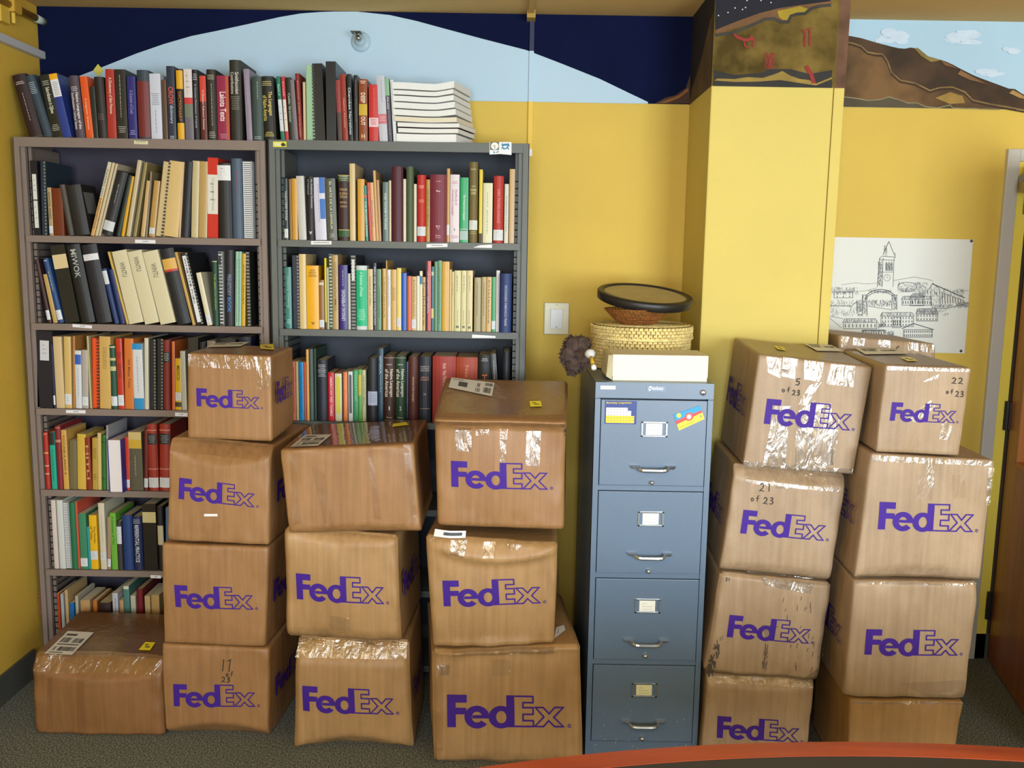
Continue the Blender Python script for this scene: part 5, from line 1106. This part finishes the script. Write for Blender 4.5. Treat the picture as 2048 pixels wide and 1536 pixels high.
# stack F
FG = 2.78
F1 = Carton('plain bottom carton of the rightmost stack, cut off by the table edge', [(1702, 1400), (1927, 1403), (1909, 1530), (1694, 1530)], FG, .40, 'soft', bl=(.02, 0), br=(.02, 0), seed=16, floor=True); F1.patch([(1704, 1401), (1925, 1404), (1925, 1409), (1704, 1407)], TAPEH)
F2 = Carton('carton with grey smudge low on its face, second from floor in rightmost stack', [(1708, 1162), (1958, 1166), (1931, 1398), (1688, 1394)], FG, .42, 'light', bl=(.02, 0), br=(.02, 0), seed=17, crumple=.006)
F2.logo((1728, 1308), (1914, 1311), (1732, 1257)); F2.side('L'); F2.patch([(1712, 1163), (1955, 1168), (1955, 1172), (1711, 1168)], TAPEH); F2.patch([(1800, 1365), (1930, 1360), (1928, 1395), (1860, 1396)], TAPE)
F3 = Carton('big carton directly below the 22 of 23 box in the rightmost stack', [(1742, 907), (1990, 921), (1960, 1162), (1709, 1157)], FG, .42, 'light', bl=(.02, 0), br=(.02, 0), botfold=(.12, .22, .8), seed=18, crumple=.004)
F3.logo((1755, 1058), (1944, 1064), (1759, 1003)); F3.side('L'); F3.patch([(1744, 910), (1988, 923), (1986, 932), (1744, 922)], TAPEH); F3.patch([(1850, 925), (1868, 926), (1866, 975), (1856, 975)], TAPEH, 4); F3.patch([(1976, 935), (1988, 935), (1980, 1010), (1972, 1010)], TAPEH, 4)
F3.patch([(1830, 950), (1868, 950), (1862, 1000), (1834, 996)], FILM); F3.patch([(1903, 950), (1930, 950), (1932, 996), (1905, 996)], FILM); F3.patch([(1716, 1150), (1956, 1156), (1956, 1161), (1712, 1158)], TAPEH)
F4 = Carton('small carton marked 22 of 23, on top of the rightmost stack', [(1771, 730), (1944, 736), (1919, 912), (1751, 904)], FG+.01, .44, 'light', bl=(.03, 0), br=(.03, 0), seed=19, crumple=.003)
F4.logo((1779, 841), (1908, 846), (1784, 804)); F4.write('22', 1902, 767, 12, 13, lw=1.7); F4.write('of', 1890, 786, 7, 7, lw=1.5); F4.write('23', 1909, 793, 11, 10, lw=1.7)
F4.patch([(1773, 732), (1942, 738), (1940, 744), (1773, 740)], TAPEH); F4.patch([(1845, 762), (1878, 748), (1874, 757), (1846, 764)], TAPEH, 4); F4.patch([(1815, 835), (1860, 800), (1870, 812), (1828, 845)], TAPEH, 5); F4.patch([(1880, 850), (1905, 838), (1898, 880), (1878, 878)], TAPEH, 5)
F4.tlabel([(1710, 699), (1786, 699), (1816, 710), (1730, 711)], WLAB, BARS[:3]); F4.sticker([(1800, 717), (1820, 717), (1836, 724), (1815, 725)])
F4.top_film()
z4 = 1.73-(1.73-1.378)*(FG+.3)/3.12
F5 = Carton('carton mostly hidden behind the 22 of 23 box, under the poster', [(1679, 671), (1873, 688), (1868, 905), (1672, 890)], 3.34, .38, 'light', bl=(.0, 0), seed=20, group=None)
F5.patch([(1683, 672), (1700, 674), (1692, 690), (1684, 694)], TAPEH, 3); F5.patch([(1707, 675), (1730, 677), (1728, 692), (1706, 690)], TAPEH, 3); F5.patch([(1757, 679), (1780, 681), (1779, 695), (1756, 692)], TAPEH, 3); F5.patch([(1816, 684), (1870, 690), (1868, 706), (1816, 700)], TAPEH); F5.write('c', 1790, 698, 7, 10, lw=1.4)
zz = min(F5.c[3].z, F5.c[2].z)-.004; xa, xb = F5.c[3].x, F5.c[2].x
for k in range(3):
    h = zz/3
    mbx = Off(((xa+xb)/2, 3.53, k*h)).box(xa, xb, 3.34, 3.72, k*h+.001, (k+1)*h-.001)
    t = thing('cardboard_box', 'plain carton in the %s of the rear stack, hidden behind the rightmost stack' % ('foot', 'middle', 'upper part')[k], 'box', ((xa+xb)/2, 3.53, k*h), 'cartons of the hidden rear stack')
    mbx.build('carton_body', CB['mid'], t, bevel=.004)
# ================================================================ FILING CABINET AND THINGS ON IT
CX0, CX1, CY0, CY1, CZ = .276, .667, 2.94, 3.60, 1.322
cabm = mat('#5b6f88', .36, var=.05, vscale=6, bump=.03, bscale=300, spec=.8)  # blue of the reflected sky is put into the base colour
t = thing('filing_cabinet', 'blue-grey four-drawer steel filing cabinet between the carton stacks', 'cabinet', ((CX0+CX1)/2, 3.27, 0)); O = ((CX0+CX1)/2, 3.27, 0)
cb = Off(O).box(CX0, CX0+.016, CY0+.01, CY1, 0, CZ).box(CX1-.016, CX1, CY0+.01, CY1, 0, CZ).box(CX0+.016, CX1-.016, CY1-.01, CY1, 0, CZ).box(CX0, CX1, CY0, CY1, CZ-.002, CZ+.004).box(CX0, CX1, CY0, CY0+.02, aty(1310, 797, CY0).z, CZ-.002).box(CX0, CX1, CY0+.004, CY0+.02, 0, aty(1285, 1484, CY0).z)
dz = [(799, 972), (982, 1147), (1157, 1320), (1330, 1483)]; xm = 1300
zs = [(aty(xm, a, CY0).z, aty(xm, b, CY0).z) for a, b in dz]
for i in range(3): cb.box(CX0+.012, CX1-.012, CY0+.004, CY0+.02, zs[i+1][0], zs[i][1])
cb.box(CX0, CX0+.018, CY0, CY0+.03, 0, zs[0][0]).box(CX1-.018, CX1, CY0, CY0+.03, 0, zs[0][0]); cb.box(CX0+.018, CX1-.018, CY0+.03, CY0+.032, .05, CZ-.05)
cb.build('cabinet_body', cabm, t)
CH = mat('#c8ccd2', .22, metal=.9); cxm = (CX0+CX1)/2+.003
paperm = mat('#ecebe0', .6)
for i, (zt, zb_) in enumerate(zs):
    zm = (zt+zb_)/2; d = Off(O).box(CX0+.0205, CX1-.0205, CY0-.003, CY0+.3, zb_+.002, zt-.002).build('drawer', cabm, t, bevel=.0015)
    hz = aty(xm, (938, 1113, 1287, 1450)[i], CY0-.02).z
    hb = Off(O); pts = []
    for k in range(13):
        s_ = -1+2*k/12; pts.append((cxm+s_*.056, CY0-.004-.030*(1-s_**6), hz+.006*s_**6-.004))
    hb.tube(pts, .0045, 8, rz=.007)
    for sg in (-1, 1): hb.hexa([(cxm+sg*.058-.012, CY0-.008, hz-.004), (cxm+sg*.058+.012, CY0-.008, hz-.004), (cxm+sg*.058+.012, CY0-.002, hz-.004), (cxm+sg*.058-.012, CY0-.002, hz-.004), (cxm+sg*.060-.016, CY0-.016, hz+.007), (cxm+sg*.060+.016, CY0-.016, hz+.007), (cxm+sg*.060+.016, CY0-.002, hz+.009), (cxm+sg*.060-.016, CY0-.002, hz+.009)])
    h_ = hb.build('handle', CH, d, smooth=False); 
    lz = aty(xm, (858, 1037, 1211, 1379)[i], CY0).z; fx = Off(O); w, h = .044, .026
    fx.box(cxm-w, cxm+w, CY0-.007, CY0-.003, lz+h-.006, lz+h).box(cxm-w, cxm+w, CY0-.007, CY0-.003, lz-h, lz-h+.006).box(cxm-w, cxm-w+.007, CY0-.007, CY0-.003, lz-h, lz+h).box(cxm+w-.007, cxm+w, CY0-.007, CY0-.003, lz-h, lz+h)
    lh = fx.build('label_holder', CH, d, bevel=.001)
    Off(O).box(cxm-.028, cxm+.026, CY0-.0045, CY0-.003, lz-.019, lz+.019).build('paper_label', mat(('#efede4', '#efede4', '#ecece6', '#dfdfb8')[i], .6), d)
    wr = Off(O); rn = random.Random(i)
    for r_ in range(2 if i == 0 else 3):
        x = cxm-.018; z_ = lz+.008-r_*.010
        for k in range(7 if r_ else 3): wr.box(x, x+.003, CY0-.0052, CY0-.0045, z_-.0009, z_+.0009); x += rn.uniform(.004, .006)
    wr.build('handwriting', mat('#a0a098', .7), d)
    kz = aty(xm, (964, 1141, 1310, 1475)[i], CY0).z; Off(O).lathe([(.001, .014), (.006, .013), (.008, .008), (.007, 0)], c=(cxm-.002, CY0-.003, kz), n=16, M=Matrix.Rotation(PI/2, 3, 'X')).build('latch_knob', CH, d, smooth=True)
lk = aty(1406, 785, CY0); Off(O).lathe([(.001, .008), (.008, .008), (.010, .005), (.010, 0)], c=(lk.x, CY0, lk.z), n=18, M=Matrix.Rotation(PI/2, 3, 'X')).build('lock', CH, t, smooth=True)
Off(O).box(lk.x-.001, lk.x+.001, CY0-.0095, CY0-.008, lk.z-.006, lk.z+.001).build('keyhole', INK, t)
bg = aty(1312, 777, CY0); Off(O).box(bg.x-.030, bg.x+.030, CY0-.002, CY0, bg.z-.009, bg.z+.009).build('badge', mat('#6e7888', .4, metal=.5), t)
bb = Off(O); bx_ = bg.x-.02; bb.hexa([(bx_-.004, CY0-.0032, bg.z-.008), (bx_, CY0-.0032, bg.z-.008), (bx_, CY0-.002, bg.z-.008), (bx_-.004, CY0-.002, bg.z-.008), (bx_-.001, CY0-.0032, bg.z+.008), (bx_+.005, CY0-.0032, bg.z+.008), (bx_+.005, CY0-.002, bg.z+.008), (bx_-.001, CY0-.002, bg.z+.008)]); bb.box(bx_-.005, bx_+.006, CY0-.0032, CY0-.002, bg.z-.001, bg.z+.002)
for k, hh in enumerate((.004, .003, .006, .003, .004, .003)): bb.box(bx_+.009+k*.006, bx_+.012+k*.006, CY0-.003, CY0-.002, bg.z-.004, bg.z+hh)
bb.build('badge_lettering', mat('#d4d8de', .3, metal=.6), t)
wl_ = aty(1216, 775, CY0); Off(O).box(wl_.x-.025, wl_.x+.025, CY0-.001, CY0, wl_.z-.006, wl_.z+.006).build('white_sticker', WLAB, t)
g = Off(O)
for k in range(6): g.box(wl_.x-.012+k*.004, wl_.x-.0095+k*.004, CY0-.0014, CY0-.001, wl_.z-.001, wl_.z+.001)
g.build('sticker_print', mat('#b8b8bc', .7), t)
# paint chips
g = Off(O); rn = random.Random(8)
for k in range(46):
    x = rn.uniform(CX0+.03, CX1-.02); z_ = rn.uniform(.02, .20)*(rn.random()**.5); s_ = rn.uniform(.0008, .0028); yy = CY0-.0035 if z_ > zs[3][1]+.003 and CX0+.02 < x < CX1-.02 else CY0-.0005
    if z_ > zs[3][1]-.004 or True: g.poly([(x-s_, yy if z_ > zs[3][1]+.003 else CY0+.0035, z_), (x, yy if z_ > zs[3][1]+.003 else CY0+.0035, z_-s_*.7), (x+s_*1.4, yy if z_ > zs[3][1]+.003 else CY0+.0035, z_+s_*.4), (x, yy if z_ > zs[3][1]+.003 else CY0+.0035, z_+s_)])
g.build('paint_chips', mat('#b0a88c', .7), t, recalc=False)['kind'] = 'stuff'
# magnets
fc = lambda k: (lambda x, y: aty(x, y, CY0-.003-k))
def decal(o, name, pts, col, k, parent): Off(o).poly([fc(k)(x, y) for x, y in pts]).build(name, mat(col, .45), parent, recalc=False)
p = aty(1241, 824, CY0-.004); m1 = thing('magnet', 'navy magnet with white and yellow chart on the top drawer', 'magnet', tuple(p)); o1 = tuple(p)
a, b = aty(1210, 801, CY0), aty(1272, 848, CY0); Off(o1).box(a.x, b.x, CY0-.0048, CY0-.0032, b.z, a.z).build('card', mat('#233a86', .4), m1)
decal(o1, 'white_chart', [(1212.5, 815), (1255.5, 815.5), (1255.5, 821.5), (1262.5, 822), (1262, 832), (1212, 831)], '#dcdcec', .0025, m1); decal(o1, 'yellow_chart', [(1212, 831.2), (1268.5, 832), (1268, 846.5), (1211.5, 845.5)], '#f2c818', .0025, m1)
g = Off(o1)
for r_ in range(5):
    for k in range(9 if r_ > 2 else 7):
        x, y = 1215+k*6.2, 818+r_*5.6; g.quad(*[fc(.0032)(x+a_, y+b_) for a_, b_ in ((0, 0), (2.4, 0), (2.4, 1.0), (0, 1.0))])
g.build('chart_marks', mat('#7a7890', .6), m1, recalc=False)
g = Off(o1); add_text(g, 'Berkeley Linguistics', lambda u, v: fc(.003)(1213+50*u, 808.3-4.8*v)); g.build('lettering', mat('#f0cc20', .5), m1, recalc=False)
p = aty(1378, 836, CY0-.004); m2 = thing('magnet', 'tilted blue, red and yellow flag card on the top drawer', 'magnet', tuple(p)); o2 = tuple(p)
def bl_(a, b): # unit card coords -> px
    (ax, ay), (bx, by), (cx, cy), (dx, dy) = (1347, 829), (1400, 811), (1409, 838), (1358, 861)
    return ((ax*(1-a)+bx*a)*(1-b)+(dx*(1-a)+cx*a)*b, (ay*(1-a)+by*a)*(1-b)+(dy*(1-a)+cy*a)*b)
decal(o2, 'card', [bl_(0, 0), bl_(1, 0), bl_(1, 1), bl_(0, 1)], '#f0e030', .0015, m2); decal(o2, 'blue_band', [bl_(0, 0), bl_(1, 0), bl_(1, .37), bl_(0, .42)], '#1c98cc', .002, m2)
decal(o2, 'red_band', [bl_(0, .40), bl_(.36, .38), bl_(.40, .24), bl_(.5, .2), bl_(.6, .24), bl_(.66, .36), bl_(1, .35), bl_(1, .52), bl_(.66, .56), bl_(.6, .68), bl_(.5, .72), bl_(.4, .68), bl_(.36, .58), bl_(0, .62)], '#d84040', .0024, m2)
decal(o2, 'star', [bl_(.5+(.11 if k % 2 == 0 else .06)*math.cos(k*PI/8), .46+(.2 if k % 2 == 0 else .11)*math.sin(k*PI/8)) for k in range(16)], '#f4f0ea', .0028, m2)
decal(o2, 'sun', [bl_(.17+.08*math.cos(k*PI/6), .16+.15*math.sin(k*PI/6)) for k in range(12)], '#f0e030', .0028, m2)
decal(o2, 'moon', [bl_(x, y) for x, y in ((.86, .62), (.92, .66), (.93, .78), (.87, .86), (.90, .76), (.89, .68))], '#1c6aa0', .0028, m2)
g = Off(o2)
for k in range(11): x, y = bl_(.06+k*.055, .84); g.quad(*[fc(.0026)(x+a_, y+b_) for a_, b_ in ((0, 0), (1.8, -.7), (1.9, .6), (.1, 1.3))])
g.build('small_print', mat('#8a8a3a', .6), m2, recalc=False)
# archive box on the cabinet
cream = mat('#ece8d2', .6); cz = CZ+.004
a0 = thing('archive_box', 'cream lidded archive box lying on the filing cabinet', 'box', (.494, 3.08, cz)); o = (.494, 3.08, cz)
Off(o).box(.336, .652, 2.985, 3.165, cz, cz+.085).build('box_body', cream, a0, bevel=.002)
Off(o).box(.3345, .6535, 2.9825, 3.167, cz+.014, cz+.088).build('lid', cream, a0, bevel=.002)
Off(o).hexa([(.316, 3.0, cz+.012), (.334, 2.985, cz+.002), (.334, 3.165, cz+.002), (.316, 3.165, cz+.012), (.322, 3.0, cz+.084), (.336, 2.985, cz+.086), (.336, 3.165, cz+.086), (.322, 3.165, cz+.084)]).build('end_flap', mat('#d8d2b2', .6), a0)
Off(o).poly([(.3155, 3.03, cz+.03), (.3155, 3.034, cz+.03), (.3155, 3.05, cz+.058), (.3155, 3.048, cz+.058)]).build('pencil_mark', mat('#7a4a2a', .7), a0, recalc=False)
# woven basket
BX, BY = .484, 3.385; straw = mat('#e4cf8c', .75, var=.2, vscale=60, bump=.4, bscale=200)
bt = thing('woven_basket', 'round cream woven basket with fitted lid on the cabinet', 'basket', (BX, BY, cz)); o = (BX, BY, cz)
def weave(r0, r1, z0, z1, rows, n, thick, gap=.78):
    mb = Off(o)
    for r_ in range(rows):
        za = z0+(z1-z0)*r_/rows; zb_ = z0+(z1-z0)*(r_+1)/rows; R_ = r0+(r1-r0)*(r_+.5)/rows; zc_ = (za+zb_)/2; hh = (zb_-za)*.5
        for k in range(n):
            t0 = 2*PI*(k+(r_ % 2)*.5)/n; dt = 2*PI/n; sl = hh*.55*(1 if r_ % 2 else -1)
            P = lambda t, rr, z: (BX+rr*math.cos(t), BY+rr*math.sin(t), z)
            t1 = t0+dt*gap
            mb.hexa([P(t0, R_, zc_-hh-sl*.3), P(t0, R_+thick, zc_-hh*.8-sl*.3), P(t1, R_+thick, zc_-hh*.8+sl*.3), P(t1, R_, zc_-hh+sl*.3), P(t0, R_, zc_+hh-sl*.3), P(t0, R_+thick, zc_+hh*.8-sl*.3), P(t1, R_+thick, zc_+hh*.8+sl*.3), P(t1, R_, zc_+hh+sl*.3)])
        mb.lathe([(R_+.0025, za-.0006), (R_+thick+.0016, za+.0014), (R_+.0025, za+.0034)], c=(BX, BY, 0), n=72)
    return mb
inner = mat('#8a6a34', .8)
Off(o).lathe([(.001, cz+.001), (.172, cz+.001), (.176, cz+.02), (.178, cz+.118), (.001, cz+.118)], c=(BX, BY, 0), n=60).build('basket_lining', inner, bt, smooth=False)
weave(.176, .180, cz+.002, cz+.114, 9, 64, .006).build('basket_body', straw, bt)
Off(o).lathe([(.184, cz+.114), (.186, cz+.158), (.176, cz+.161), (.001, cz+.163)], c=(BX, BY, 0), n=60).build('lid_lining', inner, bt)
l_ = weave(.184, .186, cz+.114, cz+.160, 4, 70, .006)
for r_ in range(1, 15): l_.lathe([(r_*.0125-.0055, cz+.162), (r_*.0125, cz+.166), (r_*.0125+.0055, cz+.162)], c=(BX, BY, 0), n=60)
l_.lathe([(.186, cz+.110), (.193, cz+.113), (.193, cz+.121), (.186, cz+.123)], c=(BX, BY, 0), n=72)
l_.build('lid', straw, bt)
# small brown basket with black-rimmed tray
zt_ = cz+.1665
sb = thing('brown_basket', 'small brown openwork basket tipped on the cream basket lid', 'basket', (.455, 3.31, zt_)); ob = (.455, 3.31, zt_); brn = mat('#8a5426', .6, var=.25, vscale=60)
mb = Off(ob); nn = 44
tl = Matrix.Rotation(math.radians(4), 3, 'Y') @ Matrix.Rotation(math.radians(8), 3, 'X')
for r_ in range(9):
    z_ = .003+r_*.0066; R_ = .060+.060*(r_/8)**.8; pts = [(.455+R_*math.cos(k*2*PI/nn), 3.31+R_*math.sin(k*2*PI/nn), zt_+z_*(1+.1*math.sin(k*2*PI/nn)*0)) for k in range(nn+1)]; mb.tube(pts, .0020, 5, caps=False)
for k in range(nn):
    for sg in (1, -1):
        t0 = k*2*PI/nn; pts = [(.455+(.060+.060*(q/4)**.8)*math.cos(t0+sg*q*.05), 3.31+(.060+.060*(q/4)**.8)*math.sin(t0+sg*q*.05), zt_+.003+q*.0132) for q in range(5)]; mb.tube(pts, .0016, 4, caps=False)
mb.lathe([(.001, .001), (.06, .001), (.062, .004)], c=(.455, 3.31, zt_), n=30)
mb.build('basket_weave', brn, sb)
tr = thing('black_rimmed_tray', 'round tan hide drum with thick black rim resting on the brown basket', 'drum', (.489, 3.36, zt_+.102)); ot = Vector((.489, 3.36, zt_+.102))
Rt = Matrix.Rotation(math.radians(4.2), 3, 'Y') @ Matrix.Rotation(math.radians(10), 3, 'X')
def rot(b):
    for v in b.data.vertices: v.co = Rt @ v.co
MB_ = MB().lathe([(.146, -.022), (.165, -.024), (.176, -.019), (.178, .006), (.173, .011), (.156, .011), (.152, .006), (.148, -.010), (.146, -.028)], n=72); b_ = MB_.build('rim', mat('#1e1c1c', .45), tr, smooth=True); rot(b_)
b_ = MB().lathe([(.001, .004), (.153, .006)], n=60).lathe([(.001, -.012), (.150, -.012)], n=60).build('head', mat('#b5a672', .6, var=.12, vscale=20), tr); rot(b_)
# feather duster
dt = thing('feather_duster', 'dark brown feather duster with white and yellow handle beside the baskets', 'duster', (.262, 3.05, cz+.03)); od = Vector((.262, 3.05, cz+.03))
hp = aty(1181, 711, 3.05); tip = aty(1187, 733, 2.99); fcx = aty(1158, 706, 3.13)
Off(od).tube([hp, tip], .0065, 10).build('handle', mat('#d8b030', .4), dt, smooth=True)
Off(od).tube([tip+(tip-hp)*-.1, tip+(tip-hp)*.18], .0085, 12).build('handle_tip', mat('#eeeeea', .35), dt, smooth=True)
dirv = (hp-tip).normalized()
q_ = dirv.to_track_quat('Z', 'Y').to_matrix()
cm = MB().lathe([(.006, -.012), (.014, .0), (.019, .010), (.017, .013), (.001, .014)], n=24); b_ = cm.build('collar', mat('#d4d8dc', .35), dt, smooth=True)
for v in b_.data.vertices: v.co = q_ @ v.co + (hp-od)
mb = Off(od); rn = random.Random(2); core = hp+(fcx-hp)*.25
for i in range(1500):
    lx, lz, lr = ((-.022, .030, .034), (.010, .034, .032), (-.034, -.004, .034), (-.018, -.036, .034), (.012, -.006, .04))[i % 5]; th_ = rn.uniform(0, 2*PI); ph = math.acos(rn.uniform(-1, 1)); R_ = lr*rn.uniform(.9, 1.25); fc0 = fcx+Vector((lx, 0, lz))
    dv = Vector((math.sin(ph)*math.cos(th_), math.sin(ph)*math.sin(th_)*.65, math.cos(ph)*1.05)); c0 = fc0+dv*R_*.3; e = fc0+dv*R_+Vector((0, 0, -.008)); side_ = dv.cross(Vector((rn.uniform(-1, 1), rn.uniform(-1, 1), rn.uniform(-1, 1)))).normalized()*rn.uniform(.003, .008)
    m_ = (c0+e)/2+Vector((rn.uniform(-1, 1), rn.uniform(-1, 1), rn.uniform(-1, 1)))*.008
    if e.x > .272 and e.z < hp.z+.02: continue
    mb.quad(c0-side_*.4, m_-side_, m_+side_, c0+side_*.4); mb.quad(m_-side_, e-side_*.2, e+side_*.2, m_+side_)
[mb.lathe([(.001, -.9*r_), (.7*r_, -.6*r_), (.85*r_, 0), (.6*r_, .6*r_), (.001, .85*r_)], c=(fcx.x+x_, fcx.y, fcx.z+z_), n=12) for x_, z_, r_ in ((-.022, .030, .034), (.010, .034, .032), (-.034, -.004, .034), (-.018, -.036, .034), (.012, -.006, .04))]; mb.build('feathers', mat('#4a3a34', .9, var=.4, vscale=50), dt, recalc=False)
# ================================================================ TABLE (foreground)
TZ = .74; R0 = 3.0; txc = .78; tyc = 1.757-R0
def arcpts(R_, x0, x1, n=48): return [(x0+(x1-x0)*i/n, tyc+math.sqrt(R_*R_-(x0+(x1-x0)*i/n-txc)**2)) for i in range(n+1)]
TX0, TX1 = -.5, 2.7
tt = thing('conference_table', 'curved conference table with dark top and reddish wooden rim in the foreground', 'table', (txc, 1.2, 0)); o = (txc, 1.2, 0)
def slab(R_, x0, x1, y0, z0, z1):
    P = arcpts(R_, x0, x1); mb = Off(o); n = len(P)
    top = [(x, y, z1) for x, y in P]+[(x1, y0, z1), (x0, y0, z1)]; botm = [(x, y, z0) for x, y, _ in top]
    mb.poly(top); mb.poly(botm[::-1]); k = len(top); st_ = len(mb.v); mb.v += top+botm
    for i in range(k): mb.f.append((st_+i, st_+(i+1) % k, st_+k+(i+1) % k, st_+k+i))
    return mb
rim = Off(o); A_, B_ = arcpts(R0, TX0, TX1), arcpts(R0-.053, TX0, TX1)
for i in range(len(A_)-1):
    (x0, y0), (x1, y1), (u0, w0), (u1, w1) = A_[i], A_[i+1], B_[i], B_[i+1]
    rim.hexa([(u0, w0, TZ-.035), (u1, w1, TZ-.035), (x1, y1, TZ-.035), (x0, y0, TZ-.035), (u0, w0, TZ), (u1, w1, TZ), (x1, y1, TZ), (x0, y0, TZ)])
rb = rim.build('wooden_rim', wood('#8a3218', '#b04a22', 'rim_wood', (.7, 5, 5)), tt); 
slab(R0-.053, TX0, TX1, .75, TZ-.035, TZ-.001).build('table_top', mat('#2c2b2a', .5, var=.08), tt)
for x in (.1, 1.9): Off(o).box(x-.04, x+.04, .95, 1.03, 0, TZ-.035).build('leg', mat('#2a2624', .5), tt, bevel=.004)
Off(o).box(.1, 1.9, .97, 1.01, .45, TZ-.035).build('modesty_panel', mat('#2a2624', .5), tt)
